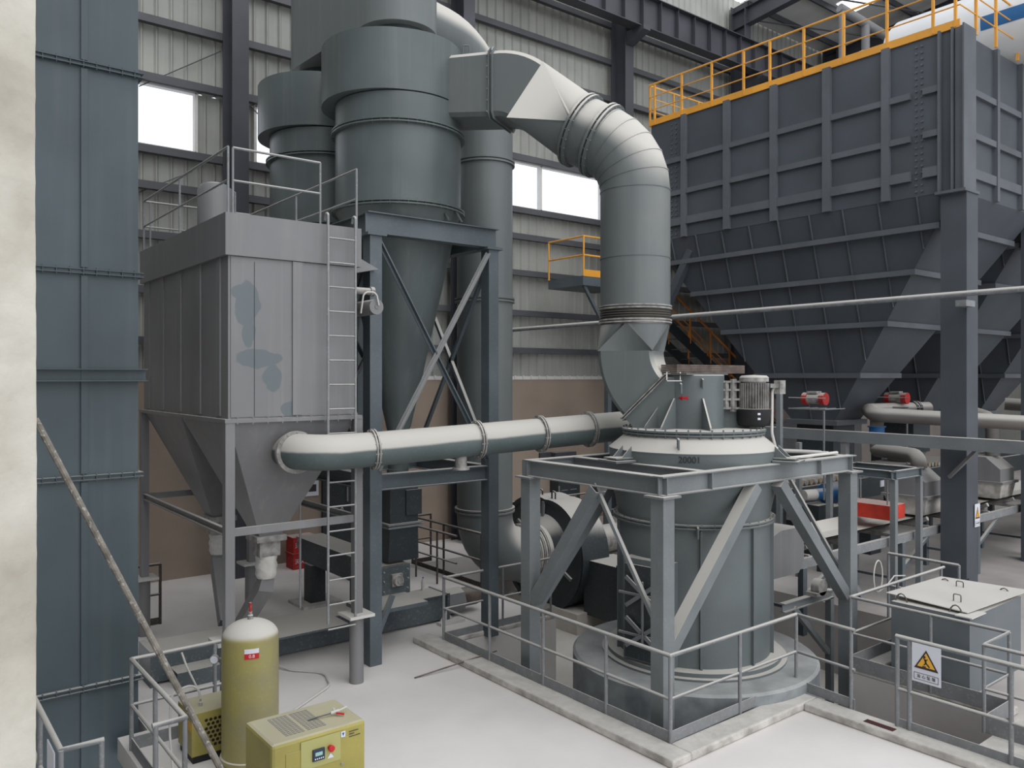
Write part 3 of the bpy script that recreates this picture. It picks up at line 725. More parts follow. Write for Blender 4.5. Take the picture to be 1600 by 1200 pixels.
MB().lathe(c, [(.21, 4.24), (.21, 4.3), (.18, 4.33), (0, 4.34)], 24).build('top_cap', 'cast', t)
b = MB(); lt_ = V((FY, -FX, 0))
for z in (3.85, 3.98, 4.12, 4.24): b.bar(c - lt_ * .2 + V((0, 0, z)), c - lt_ * .46 + V((0, 0, z)), .06, .03)
b.bar(c - lt_ * .3 + V((0, 0, 3.8)), c - lt_ * .3 + V((0, 0, 4.28)), .1, .04); b.bar(c - lt_ * .4 + V((0, 0, 3.85)), c - lt_ * .4 + V((0, 0, 4.25)), .08, .03)
b.build('mounting_bracket', 'cast', t)
MB().bar(c + lt_ * .22 + V((0, 0, 4.18)), c + lt_ * .4 + V((0, 0, 4.18)), .14, .06).bar(c + lt_ * .38 + V((0, 0, 4.06)), c + lt_ * .38 + V((0, 0, 4.26)), .14, .1).build('terminal_box', 'cast', t)
MB().tube(fillet([c + lt_ * .36 + V((0, 0, 4.2)), c + lt_ * .27 + V((0, 0, 4.15)), c + lt_ * .2 + view * .2 + V((0, 0, 3.5)), c + lt_ * .3 + view * .2 + V((0, 0, 3.1))], .15), .02, 8).build('conduit', 'hose', t)
p0 = at(1056, 572, d=11.75); 
t = thing('steel_bar_bundle', 'bundle of rusty flat bars lying across the mill top', 'bars', p0)
for k in range(5):
    MB().box(p0.x, p0.x + 1.62, p0.y - .02, p0.y + .28, 4.365 + k * .026, 4.365 + k * .026 + .022).build('flat_bar', 'rust', t)

# mill outlet duct: transition, rectangular elbow, round riser, big bend to the cyclone
G = V((-.480, .877, 0)); GN = V((G.y, -G.x, 0)) * 1.0
P0 = V((9.165, 8.55, 0))
def sec(s, z, ang, tt, hw, hh, r, n=48):
    """section at distance s along G, height z; ang = direction of travel from vertical towards G"""
    c = P0 + G * s + V((0, 0, z)); ax = G * math.cos(ang) - V((0, 0, 1)) * math.sin(ang)
    out = []
    for k in range(n):
        a = 2 * pi * (k + .5) / n; ca, sa = math.cos(a), math.sin(a)
        cr = (ca * r, sa * r); m_ = max(abs(ca), abs(sa)); sq = (ca / m_ * hw, sa / m_ * hh)
        u = cr[0] * (1 - tt) + sq[0] * tt; v_ = cr[1] * (1 - tt) + sq[1] * tt
        out.append(c + ax * u + GN * v_)
    return out
def s2r(mb, circ, corners):
    """square-to-round piece: four flat triangles and four fanned corners"""
    n = len(circ); q = n // 4
    mb.add(list(circ) + list(corners), [(n + (k + 3) % 4, n + k, k * q) for k in range(4)])
    mb.add(list(circ) + list(corners), [(i, (i + 1) % n, n + k) for k in range(4) for i in range(k * q, (k + 1) * q)], True)
    return mb
t = thing('mill_outlet_duct', 'huge dust-topped duct bending from the mill top over to the front cyclone', 'duct', (P0.x, P0.y, 4))
r = .53
o = .06
cb_ = P0 + V((0, 0, 5.12)); cd_ = P0 + G * o + V((0, 0, 4.70))
circ = [cb_ + (G * math.cos(a) + GN * math.sin(a)) * r for a in [2 * pi * k / 48 for k in range(48)]]
cor = [cd_ + G * (.42 * i) + GN * (.4 * j) for i, j in ((1, 1), (-1, 1), (-1, -1), (1, -1))]
s2r(MB(), circ, cor).build('lower_transition', 'duct', t, sharp=20)
rings = []
for k in range(11):
    a = math.radians(45) * k / 10
    rings.append(sec(o - .97 * (1 - math.cos(a)), 4.70 - .97 * math.sin(a), a, 1, .42, .4, r))
MB().loft(rings).build('rectangular_elbow', 'duct', t, sharp=30)
def sz(s, z, v_=0): return P0 + G * s + GN * v_ + V((0, 0, z))
s_in, z_in = o - .284 - .297, 4.014 + .297; s_out, z_out = o - .284 + .297, 4.014 - .297
poly = [(s_in, z_in), (s_out, z_out), (s_out - .15, 3.56), (-.869, 3.56), (-.869, z_in)]
MB().prism([sz(a, z, -.4) for a, z in poly], GN * .8).build('inlet_box', 'duct', t)
b = MB()
for e_ in (-.015, .02):
    d_ = V((0, 0, -.7071)) - G * .7071
    A_, B_ = sz(s_in, z_in) + d_ * e_, sz(s_out, z_out) + d_ * e_
    ex = (A_ - B_).normalized(); A_ += ex * .05; B_ -= ex * .05
    b.prism([A_ + GN * .45, B_ + GN * .45, B_ - GN * .45, A_ - GN * .45], d_ * .015)
b.build('elbow_flange', 'cast', t)
b = MB().tube([sz(0, 5.1), sz(0, 5.16)], r + .01, 48)
b.tube([sz(0, 5.16 + .018 * k) for k in range(11)], [r - .005 + (.03 if k % 2 else 0) for k in range(11)], 48)
b.build('expansion_joint', 'mesh', t)
for z in (5.15, 5.36): ring('joint_flange', sz(0, z), (0, 0, 1), r, .03, .025, 'cast', t)
path = fillet([sz(0, 5.34), sz(0, 7.68), sz(0, 7.68) + (G * .866 + V((0, 0, .5))) * 1.0], .95, 5)
MB().tube(path, r, 56).build('riser_bend', 'duct', t, sharp=12)
for i in range(1, len(path) - 1):
    d = (path[i + 1] - path[i - 1]).normalized(); MB().tube([path[i] - d * .008, path[i] + d * .008], r + .008, 56).build('weld_seam', 'duct', t)
MB().tube([sz(0, 6.1), sz(0, 6.116)], r + .008, 56).build('weld_seam', 'duct', t)
dB = G * .866 + V((0, 0, .5)); pB = path[-2]; pA = path[-1]
pB = pB + dB * .06
print('AB', (pB - P0).dot(G), pB.z, (pA - P0).dot(G), pA.z)
ring('flange', pB, dB, r, .05, .06, 'duct', t, bolts=24); 
ring('flange', pA, dB, r, .05, .06, 'duct', t, bolts=24)
sA = (pA - P0).dot(G); zA = pA.z
rings = []
def sec2(s, z, elev, tt, hh, hw): # elev: direction elevation; hh half height, hw half width
    c = P0 + G * s + V((0, 0, z)); d = G * math.cos(elev) + V((0, 0, math.sin(elev))); up = V((0, 0, math.cos(elev))) - G * math.sin(elev)
    out = []
    for k in range(48):
        a = 2 * pi * (k + .5) / 48; ca, sa = math.cos(a), math.sin(a); m_ = max(abs(ca), abs(sa))
        out.append(c + GN * (ca * r * (1 - tt) + ca / m_ * hw * tt) + up * (sa * r * (1 - tt) + sa / m_ * hh * tt))
    return out
e30 = math.radians(38)
L_ = 1.0
cb_ = P0 + G * sA + V((0, 0, zA)); cd_ = P0 + G * (sA + L_ * math.cos(e30)) + V((0, 0, zA + L_ * math.sin(e30)))
u30 = V((0, 0, math.cos(math.radians(30)))) - G * .5; u38 = V((0, 0, math.cos(e30))) - G * math.sin(e30)
circ = [cb_ + (GN * math.cos(a) + u30 * math.sin(a)) * r for a in [2 * pi * k / 48 for k in range(48)]]
cor = [cd_ + GN * (.43 * i) + u38 * (.5 * j) for i, j in ((1, 1), (-1, 1), (-1, -1), (1, -1))]
s2r(MB(), circ, cor).build('upper_transition', 'duct', t, sharp=20)
s1, z1_ = sA + L_ * math.cos(e30), zA + L_ * math.sin(e30)
rings = []
Rb = .9
for k in range(9):
    e_ = e30 * (1 - k / 8)
    rings.append(sec2(s1 + Rb * (math.sin(e30) - math.sin(e_)), z1_ + Rb * (math.cos(e_) - math.cos(e30)), e_, 1, .5 + .02 * k / 8, .43))
s2, z2 = s1 + Rb * math.sin(e30), z1_ + Rb * (1 - math.cos(e30))
MB().loft(rings).build('square_bend', 'duct', t, sharp=25)
MB().loft([sec2(s2, z2, 0, 1, .52, .43), sec2(s2 + .95, z2 + .08, 0, 1, .5, .43)]).build('cyclone_inlet', 'duct', t, sharp=25)
b = MB().loft([sec2(s2 + .04, z2, 0, 1, .57, .48), sec2(s2 + .055, z2, 0, 1, .57, .48)], False).loft([sec2(s2 - .02, z2, 0, 1, .57, .48), sec2(s2 - .005, z2, 0, 1, .57, .48)], False)
b.build('square_flange', 'duct', t)
b = MB()
for k in range(6):
    b.lathe(P0 + G * (s2 + .08) - GN * -.0 + V((0, 0, z2 - .45 + k * .18)) + GN * -.455 * (1 if (GN.dot(V((-FX, -FY, 0))) < 0) else -1), [(.014, 0), (.014, .02)], 8, tuple(GN))
b.build('flange_bolts', 'cast', t)
print('duct end', s2, z2, P0 + G * (s2 + .95))

# mill support frame
t = thing('mill_support_frame', 'square blue-grey steel frame with slanted braces around the mill', 'frame', (9.6, 7.8, PZ))
ax0, ax1, ay0, ay1, zt_ = 7.5, 11.75, 6.55, 9.05, 3.1
for x in (ax0, ax1):
    for y in (ay0, ay1):
        MB().bar((x, y, PZ), (x, y, 2.86), .2, .2, up=(1, 0, 0)).build('post', 'frame', t)
        MB().box(x - .16, x + .16, y - .16, y + .16, 2.85, 2.875).build('cap_plate', 'frame', t)
for y in (ay0, ay1): MB().ibeam((ax0 - .08, y, zt_ - .11), (ax1 + .12, y, zt_ - .11), .16, .24).build('top_beam', 'frame', t)
for x in (ax0, ax1, ax0 + .86, ax1 - .86): MB().ibeam((x, ay0 - .078, zt_ - .113), (x, ay1 + .078, zt_ - .113), .156, .238).build('top_beam', 'frame', t)
for x in (ax0, ax1):
  for f in (.1,): MB().box(x - .08, x + .08, ay1, ay1 + .1, zt_ - .22, zt_).build('beam_end', 'frame', t)
for y in (ay0, ay1):
    MB().bar((ax0 + .1, y, .98), (9.35, y, 2.84), .17, .15).build('diagonal_brace', 'frame', t)
    MB().bar((ax1 - .1, y, .98), (9.9, y, 2.84), .17, .15).build('diagonal_brace', 'frame', t)
for x in (ax0, ax1):
    MB().channel((x, ay1 - .1, 1.08), (x, 7.66, 2.84), .18, .15, side=1).build('diagonal_brace', 'frame', t)
    MB().bar((x, 7.72, 2.9), (x, ay0 + .1, 1.3), .05, .05).build('angle_brace', 'frame', t)
tt_ = thing('steel_offcuts', 'loose dusty steel rods lying on the right of the mill frame', 'rods', (11, 7, 3.1))
for a, c in (((11.6, 6.9), (10.9, 8.9)), ((11.55, 6.75), (10.6, 8.8)), ((11.7, 6.7), (9.95, 6.65))):
    MB().tube([(a[0], a[1], 3.14), (c[0], c[1], 3.14)], .025, 8).build('rod', 'white_st', tt_)

# ================================================================ FAN
FC = V((DC.x + 2.1, DC.y, .38))
t = thing('centrifugal_fan', 'dark scroll-shaped centrifugal fan in the pit behind the mill frame', 'fan', (FC.x, FC.y, PZ))
poly = []
for k in range(40):
    a = pi * .75 - 2 * pi * .80 * k / 39
    rr_ = 1.12 + .28 * k / 39; poly.append((FC.x - .4, FC.y + rr_ * math.cos(a), FC.z + rr_ * math.sin(a)))
fr_ = lambda k: 1.13 + .5 * k / 40 if k < 38 else 1.13 + .475 * (48 - k) / 10
poly = [(FC.x - .4, FC.y + fr_(k) * math.cos(pi * .5 + 2 * pi * k / 48), FC.z + fr_(k) * math.sin(pi * .5 + 2 * pi * k / 48)) for k in range(48)]
n = len(poly); b = MB()
b.add([V(p) for p in poly] + [V(p) + V((.8, 0, 0)) for p in poly], [tuple(range(n))[::-1], tuple(range(n, 2 * n))])
b.add([V(p) for p in poly] + [V(p) + V((.8, 0, 0)) for p in poly], [(i, (i + 1) % n, n + (i + 1) % n, n + i) for i in range(n)], True)
b.build('scroll_casing', 'dark', t)
b = MB(); b.add([V(p) + V((-.03, 0, 0)) for p in poly] + [V(p) - V((0, (p[1] - FC.y) * .08, (p[2] - FC.z) * .08)) + V((-.03, 0, 0)) for p in poly], [(i, (i + 1) % n, n + (i + 1) % n, n + i) for i in range(n)])
b.build('casing_rim', 'dark', t)
MB().lathe((FC.x - .62, FC.y, FC.z), [(.6, 0), (.72, .12), (.8, .22)], 40, (1, 0, 0)).build('inlet_cone', 'dark', t)
for k in range(6):
    a = pi / 6 + k * pi / 3; d = V((0, math.cos(a), math.sin(a)))
    MB().bar(FC + V((-.45, 0, 0)) + d * .75, FC + V((-.43, 0, 0)) + d * 1.08, .07, .05, up=(1, 0, 0)).build('stiffener', 'frame', t)
for dy in (-.15, .3): MB().tube(fillet([FC + V((-.2, dy, 1.12)), FC + V((-.2, dy, 1.3)), FC + V((-.2, dy + .12, 1.3)), FC + V((-.2, dy + .12, 1.12))], .04), .02, 6).build('lifting_lug', 'dark', t)
MB().box(FC.x - .5, FC.x + .5, FC.y - 1.2, FC.y + 1.2, PZ, PZ + .45).build('concrete_base', 'pit', t)
MB().box(12.3, 13.2, 9.3, 13.0, -.9, .3).build('discharge_duct', 'dark', t)
for y in (11.9, 9.6): MB().box(12.24, 13.26, y, y + .06, -.95, .36).build('duct_flange', 'dark', t)
MB().lathe(FC + V((.4, 0, 0)), [(.22, 0), (.22, .8)], 24, (1, 0, 0)).build('bearing_housing', 'cast', t)
mm = MB().lathe(FC + V((1.3, 0, 0)), [(.3, 0), (.33, .05), (.33, .8), (.25, .9)], 28, (1, 0, 0)).build('motor', 'cast', t)
MB().box(FC.x + .6, FC.x + 2.3, FC.y - .4, FC.y + .4, PZ, -.05).build('pedestal', 'white_st', t)
MB().lathe(FC + V((.95, 0, 0)), [(.42, 0), (.42, .2)], 28, (1, 0, 0)).build('coupling_guard', 'rust', t)

# ================================================================ RAILINGS AROUND THE PITS
zc_ = .1
K0, K1, K2, K3 = V((7.2, 6.17, zc_)), V((7.2, 10.87, zc_)), V((9.8, 6.2, zc_)), V((9.75, 5.34, zc_))
def Yon(px, X): return at(px, 900, X=X).y
def Xon(px, Y): return at(px, 900, Y=Y).x
railing('dusty pipe railing meeting at the near pit corner before the mill', [V((7.2, 10.87, zc_)), K0, K2, K3],
        [K1, K0, K2, K3 + V((0, .05, 0))] + [V((7.2, Yon(p, 7.2), zc_)) for p in (765, 849, 947)] + [V((Xon(1155, 6.19), 6.18, zc_))], h=1.0, r=.024, kick=.13)
railing('dusty pipe railing beside the low conveyor, behind the long pit rail', [V((7.25, 10.9, .08)), V((9.5, 10.9, .08))], [V((8.42, 10.9, .08)), V((9.5, 10.9, .08))], h=1.0, r=.02)
railing('pipe railing carrying the yellow triangle warning sign', [V((9.7, Yon(1400, 9.7), zc_)), V((9.7, 1.5, zc_))], [V((9.7, Yon(p, 9.7), zc_)) for p in (1402, 1421, 1580, 1700)], h=1.08, r=.026, mid=.42, kick=.1)
railing('grey pipe railing around the steel tank side of the trench', [V((14.2, 6.2, .05)), V((11.2, 6.2, .05)), V((11.2, 4.1, .05)), V((10.45, 4.1, .05)), V((10.45, 1.0, .05))],
        [V((11.2, 6.2, .05)), V((14.1, 6.2, .05)), V((12.6, 6.2, .05)), V((11.2, Yon(1454, 11.2), .05)), V((11.2, 4.1, .05)), V((10.45, 4.1, .05)), V((10.45, 1.6, .05))], h=1.05, r=.022, kick=.2)
railing('grey pipe railing past the steel tank, before the belt conveyor', [V((14.3, 6.0, 0)), V((14.3, 7.2, 0))], [V((14.3, 6.0, 0)), V((14.3, 7.2, 0))], h=1.15, r=.024, kick=0)
railing('dark railing around the fan pit, close to the tall duct', [V((10.3, 16.1, 0)), V((9.8, 16.1, 0)), V((9.8, 13.4, 0))], [V((10.3, 16.1, 0)), V((9.8, 16.1, 0)), V((9.8, 14.8, 0)), V((9.8, 13.4, 0))], h=1.1, r=.025, m='railb', kick=.1)
railing('brownish railing running behind the discharge valve', [V((9.2, 16.2, 0)), V((9.25, 13.5, 0))], [V((9.2, 16.2, 0)), V((9.22, 15.0, 0)), V((9.24, 14.2, 0))], h=1.1, r=.022, m='railb', kick=0)
railing('dark railing by the back wall seen behind the fan', [V((12.2, 16.3, 0)), V((17.2, 16.3, 0))], [V((x, 16.3, 0)) for x in (12.3, 13.4, 14.8, 16.2)], h=1.1, r=.022, m='railb', kick=.1)
railing('low pipe railing at the stairwell left of the green air dryer', [V((3.45, 10.05, 0)), V((2.35, 10.05, 0)), V((2.35, 8.0, 0)), V((2.05, 8.0, 0))],
        [V((2.35, 10.05, 0)), V((2.35, 9.05, 0)), V((2.35, 8.02, 0)), V((2.08, 8.0, 0)), V((3.3, 10.05, 0))], h=1.05, r=.024, kick=.15)
t = railing('short pipe railing with a notice by the pale pillar foot', [V((1.28, 9.4, -.02)), V((1.28, 7.9, -.02)), V((1.62, 7.9, -.02))], [V((1.28, 9.0, -.02)), V((1.28, 7.9, -.02)), V((1.6, 7.9, -.02))], h=1.1, r=.024, kick=.1)
tag(MB().box(1.235, 1.245, 7.95, 8.3, .55, 1.05).build('notice_board', 'sign'), 'thin white notice hung on the pillar-side railing, seen edge-on', 'sign')
railing('dark little railing between the steel casing and the dust collector back leg', [V((3.25, 14.9, 0)), V((3.95, 14.9, 0))], [V((3.25, 14.9, 0)), V((3.95, 14.9, 0))], h=1.05, r=.025, m='railb', kick=.12)
railing('orange-brown railing near the back wall beyond the valve', [V((12.0, 17.2, 0)), V((12.9, 17.2, 0))], [V((12.0, 17.2, 0)), V((12.9, 17.2, 0))], h=1.1, m='orange', kick=0)
# leaning rods
tag(MB().tube([at(55, 655, d=6.6), at(450, 1400, d=6.72)], .028, 10).build('handrail_pipe', mat('scuffed_pipe', (132, 126, 118), .8, .2, .2, .8, var=.3, vs=14, speck=.5)), 'scuffed round pipe slanting down across the tall steel casing', 'pipe')
tag(MB().tube([at(648, 1059, z=.012), at(776, 1017, z=.14)], .012, 8).build('steel_rod', 'rust'), 'thin rusty rod lying on the white floor near the pit corner curb', 'rod')
# cable on rail
p = at(1372, 925, Y=6.2)
tag(MB().tube([p + V((.0, .0, 0)) + V((.13 * math.sin(a), 0, .24 - .24 * math.cos(a))) * (1 if a < 6 else 1) for a in [k * .3 for k in range(22)]] + [p + V((.25, 0, .05)), p + V((.5, 0, .17)), p + V((.85, 0, .12))], .01, 6).build('loose_cable', 'hose'), 'loop of pale cable hung on the railing left of the steel tank', 'cable')

tag(MB().box(9.5, 9.6, Yon(1398, 9.55), Yon(1352, 9.55), .098, .104).build('open_slot_strip', mat('dark_red_slot_colour', (78, 44, 46), .8)), 'narrow dark red strip standing in for the open steel-edged slot in the curb below the trench railing gap', 'strip')  # flat strip, coloured as the open slot's dark hole and red-brown edge
# ================================================================ SIGNS
def warn_sign(org, ux, wd, ht, txt, label, skull):
    """org = top-left corner; ux to the right"""
    ux = V(ux).normalized(); n = ux.cross(V((0, 0, 1))).normalized()
    uz = V((0, 0, 1))
    t = thing('warning_sign', label, 'sign', org - uz * ht)
    MB().prism([org, org + ux * wd, org + ux * wd - uz * ht, org - uz * ht], -n * .006).build('board', 'sign', t)
    def P_(u, v_, e=.004): return org + ux * (u * wd) - uz * (v_ * ht) + n * e
    tri = lambda s_, e, m, nm: MB().prism([P_(.5, .40 - .27 * s_, e), P_(.5 + .42 * s_, .40 + .24 * s_, e), P_(.5 - .42 * s_, .40 + .24 * s_, e)], n * .002).build(nm, m, t)
    tri(1.0, .002, 'signk', 'triangle_border'); tri(.74, .005, 'signy', 'triangle')
    b = MB()
    if skull == 'fall':
        for (a, c, w_) in (((.47, .36), (.50, .46), .045), ((.50, .46), (.43, .52), .03), ((.50, .46), (.60, .53), .035), ((.46, .38), (.41, .33), .022), ((.47, .40), (.56, .36), .022), ((.60, .53), (.62, .56), .03)):
            b.bar(P_(*a, .009), P_(*c, .009), w_ * wd * 1.4, .002, up=tuple(n))
        b.lathe(P_(.45, .31, .007), [(.032 * wd * 1.3, 0), (.032 * wd * 1.3, .003)], 12, n)
        b.bar(P_(.38, .56, .009), P_(.5, .56, .009), .012, .002, up=tuple(n))
    else:
        for a, c in (((.52, .28), (.46, .42)), ((.46, .42), (.54, .42)), ((.54, .42), (.48, .57))): b.bar(P_(*a, .009), P_(*c, .009), .05 * wd, .002, up=tuple(n))
    b.build('pictogram', 'signk', t)
    b = MB()
    for a, c in (((.08, .76), (.92, .76)), ((.08, .93), (.92, .93)), ((.08, .76), (.08, .93)), ((.92, .76), (.92, .93))): b.bar(P_(*a, .004), P_(*c, .004), .012 * wd, .002, up=tuple(n))
    b.build('caption_border', 'signk', t)
    text(txt, 'caption', 'signk', t, .135 * wd, on_plane(P_(.5, .845, 0), ux, uz, n), .001)
    return t
pA_ = at(1425, 1003, X=9.665); pB_ = at(1470, 1014, X=9.665)
wd_ = (pB_ - pA_).length
warn_sign(V((9.665, pA_.y, pA_.z)), (0, -1, 0), abs(pB_.y - pA_.y), .45, '当 心 坠 落', 'white board with yellow falling-person triangle on the trench railing', 'fall')
q = at(1523, 788, Y=6.96)
warn_sign(V((17.3, 6.955, q.z)), (1, 0, 0), .24, .46, '当 心 触 电', 'small electric shock warning notice stuck on the bunker column', 'zap')

# ================================================================ STEEL TANK BOX
t = thing('steel_water_tank', 'grey square steel tank with a white dusty loose lid behind the railing', 'tank', (12.4, 5.2, 0))
MB().box(11.6, 13.35, 4.73, 5.8, 0, 1.06).build('tank_body', mat('tank_paint', (108, 113, 117), .5, .9, .4, .7, var=.12, vs=1.5, c2=(96, 104, 110)), t)
MB().prism([(11.7, 4.8, 1.09), (13.5, 4.66, 1.13), (13.3, 5.85, 1.14), (11.75, 5.95, 1.12)], (0, 0, .01)).build('lid', 'white_st', t)
MB().box(11.55, 12.0, 4.68, 4.9, 1.06, 1.075).build('lid_strip', 'white_st', t)
for x, y in ((11.7, 4.95), (11.7, 5.7), (13.2, 4.9), (13.1, 5.7)):
    MB().tube([(x, y + .09 * math.cos(a), 1.0 + .17 * math.sin(a)) for a in [k * pi / 8 for k in range(9)]], .01, 6).build('lifting_ring', 'rust', t)
for x, y in ((12.1, 5.1), (12.9, 5.4)):
    MB().tube(fillet([(x, y - .05, 1.12), (x, y - .05, 1.22), (x, y + .05, 1.22), (x, y + .05, 1.12)], .02, 3), .008, 6).build('lid_handle', 'rust', t)
t = thing('fire_extinguisher', 'red fire extinguisher behind the dusty tank lid', 'fire extinguisher', (14.6, 6.1, 0))
p = at(1504, 912, d=14.2)
MB().lathe((p.x, p.y, p.z - .45), [(.08, 0), (.085, .03), (.085, .42), (.06, .48), (.02, .5)], 18).build('cylinder', 'red', t)
MB().bar((p.x, p.y, p.z + .05), (p.x + .02, p.y - .1, p.z + .1), .02).tube([(p.x, p.y, p.z + .04), (p.x - .12, p.y, p.z + .05), (p.x - .16, p.y, p.z - .1)], .012, 6).build('handle', 'black', t)
MB().box(p.x - .15, p.x + .15, p.y - .15, p.y + .15, 0, p.z - .45).build('stand', 'dark', t)
t.location = (p.x, p.y, 0)
for c in t.children: c.matrix_parent_inverse = Matrix.Translation(-t.location)

# ================================================================ BUNKER
BX, BYn, BYf, ZB, ZT = 17.0, 7.2, 15.25, 8.05, 11.3
cell = 4.13
t = thing('storage_bunker', 'enormous dark blue-grey ribbed steel bunker on columns with hanging hoppers', 'bunker', (23, 11, 0))
MB().box(BX, BX + cell * 3, BYn, BYf, ZB, ZT).build('bin_walls', 'bunker', t)
f0 = lambda px: at(px, 300, X=BX).y
vst = [(1206, 1216), (1288, 1300), (1380, 1392), (1067, 1074), (1133, 1142)]
for a, c in vst: MB().box(BX - .1, BX, f0(c), f0(a), ZB, ZT).build('vertical_stiffener', 'bunker_rib', t)
ysp = f0(1424); ysq = f0(1444); yend = f0(1468)
for z, h in ((10.15, .13), (9.26, .13), (8.48, .2)):
    MB().box(BX - .08, BX, ysp, BYf, z - h / 2, z + h / 2).build('horizontal_stiffener', 'bunker_rib', t)
    MB().box(BX - .08, BX, yend, ysq, z - h / 2 + .02, z + h / 2 + .02).build('horizontal_stiffener', 'bunker_rib', t)
    MB().box(BX + .75, BX + cell * 3, BYn - .08, BYn, z - h / 2, z + h / 2).build('horizontal_stiffener', 'bunker_rib', t)
b = MB()
for k in range(24):
    z = ZB + .1 + k * .13
    for px in (1432, 1441): b.lathe((BX - .03, f0(px), z), [(.022, 0), (.022, .03)], 8, (1, 0, 0))
    for px in (1050, 1057): b.lathe((BX - .03, f0(px), z), [(.022, 0), (.022, .03)], 8, (1, 0, 0))
    b.lathe((BX + .62, BYn - .03, z), [(.022, 0), (.022, .03)], 8, (0, 1, 0))
b.build('bolt_rows', 'bunker_rib', t)
for px in (1553, 1592): 
    x = at(px, 300, Y=BYn).x; MB().box(x - .06, x + .06, BYn - .1, BYn, ZB, ZT).build('vertical_stiffener', 'bunker_rib', t)
for i in range(3):
    x0 = BX + i * cell; cx = x0 + cell / 2; cy = (BYn + BYf) / 2
    h = MB().frustum((x0 + .01, x0 + cell - .01, BYn, BYf), ZB, (cx - .6, cx + .6, cy - .6, cy + .6), 3.25).build('hopper', 'bunker', t)
    MB().box(cx - .72, cx + .72, cy - .72, cy + .72, 3.13, 3.25).build('outlet_flange', 'bunker_rib', h)
    MB().box(cx - .5, cx + .5, cy - .5, cy + .5, 2.2, 3.13).build('slide_gate', 'dark', h)
    # ribs down the slope and bands around
    ff = lambda z: (ZB - z) / (ZB - 3.25)
    ex = lambda z: (x0 + ff(z) * (cell / 2 - .6), BYn + ff(z) * ((BYf - BYn) / 2 - .6))
    for z in (7.42, 6.55, 5.5, 4.35):
        xx, yy = ex(z); b = MB()
        b.box(xx - .1, xx, yy, 2 * cy - yy, z - .06, z + .06); b.box(xx - .1, 2 * cx - xx, yy - .1, yy, z - .06, z + .06)
        b.build('hopper_band', 'bunker_rib', h)
    b = MB()
    for k in range(9):
        y = BYn + .75 + k * .82
        fm = min(1, min(y - BYn, BYf - y) / ((BYf - BYn) / 2 - .6)); zlo = ZB - fm * (ZB - 3.25)
        xa, xb = x0, x0 + fm * (cell / 2 - .6)
        b.prism([(xa, y, ZB), (xb, y, zlo), (xb - .05, y, zlo), (xa - .05, y, ZB)], (0, .012, 0))
    b.build('hopper_rib', 'bunker_rib', h)
for (x, y) in ((BX, BYn - .22), (BX, BYf - .3), (BX + cell, BYn - .22), (BX + 2 * cell, BYn - .22), (BX + cell, BYf - .3), (BX + 2 * cell, BYf - .3), (BX + 3 * cell, BYn - .2), (BX + 3 * cell, BYf - .3)):
    b = MB().box(x - .02, x + (.5 if y < 10 else .28), y + (0 if y < 10 else .1), y + .5, 0, ZB - .01)
    b.build('support_column', 'bunker', t)
y = BYn - .22
MB().box(BX - .1, BX - .01, f0(1472), f0(1468), ZB, ZT).box(BX - .1, BX - .01, f0(1492), f0(1489), ZB, ZT).box(BX - .14, BX + .42, y, y + .03, ZB, ZT).box(BX - .04, BX + .35, y + .03, BYn - .01, ZB, ZT).build('corner_column', 'bunker_rib', t)
MB().box(BX - .15, BX + .52, y - .03, y + .56, ZB - .06, ZB - .005).build('corner_cap', 'bunker_rib', t)
MB().bar((17.2, 15.1, 5.9), (17.2, 14.0, 7.7), .2, .2).build('knee_brace', 'bunker', t)
# yellow railing
t = thing('guard_railing', 'yellow railing along the top edge of the bunker', 'railing', (BX, 12, ZT))
yr = at(1020, 190, X=BX - .02).y
pts = [V((BX + 3.4 * 1.0, 15.3, ZT)), V((BX - .03, 15.3, ZT)), V((BX - .03, BYn - .1, ZT)), V((BX + 8, BYn - .1, ZT))]
MB().tube([p + V((0, 0, 1.12)) for p in pts], .025, 8).build('top_rail', 'yellow', t)
for z in (.78, .42): MB().tube([p + V((0, 0, z)) for p in pts], .016, 8).build('middle_rail', 'yellow', t)
b = MB()
for a, c in zip(pts[:3], pts[1:3]): b.bar(a + V((0, 0, .06)), c + V((0, 0, .06)), .03, .16)
b.build('kick_plate', 'yellow', t)
for px in (1023, 1065, 1112, 1162, 1203, 1256, 1318, 1386, 1458, 1493):
    y = at(px, 100, X=BX - .03).y; MB().box(BX - .055, BX - .005, y - .025, y + .025, ZT, ZT + 1.12).build('post', 'yellow', t)
for px in (1525, 1556, 1590, 1640):
    x = at(px, 60, Y=BYn - .1).x; MB().box(x - .025, x + .025, BYn - .125, BYn - .075, ZT, ZT + 1.12).build('post', 'yellow', t)
for x in (BX, BX + 1.0, BX + 2.1, BX + 3.3): MB().box(x - .02, x + .02, 15.28, 15.32, ZT, ZT + 1.12).build('post', 'yellow', t)
# things on top of the bunker
t = thing('horizontal_tank', 'white horizontal tank with a blue stripe above the bunker', 'tank', (20.4, 7, ZT))
tc = V((20.4, 9.9, 12.25))
MB().lathe(tc, [(0, -.3), (.5, -.25), (.85, -.1), (.97, .1), (.97, 9)], 40, (0, -1, 0)).build('shell', 'tankw', t)
MB().lathe(tc + V((0, -2.2, 0)), [(.975, 0), (.975, 5.5)], 12, (0, -1, 0), cap=False, a0=math.radians(174), a1=math.radians(192)).build('blue_stripe', 'blue', t)
for y in (9, 7.6): MB().box(19.8, 21, y, y + .2, ZT, 11.6).build('saddle', 'bunker', t)
t = thing('vent_pipe', 'grey T-shaped vent pipework on the bunker roof behind the railing', 'pipe', (19, 12, ZT))
pa, pb = at(1312, 12, d=24), at(1400, 66, d=25)
MB().tube([pa, pb], .13, 16).build('main_pipe', 'filter', t)
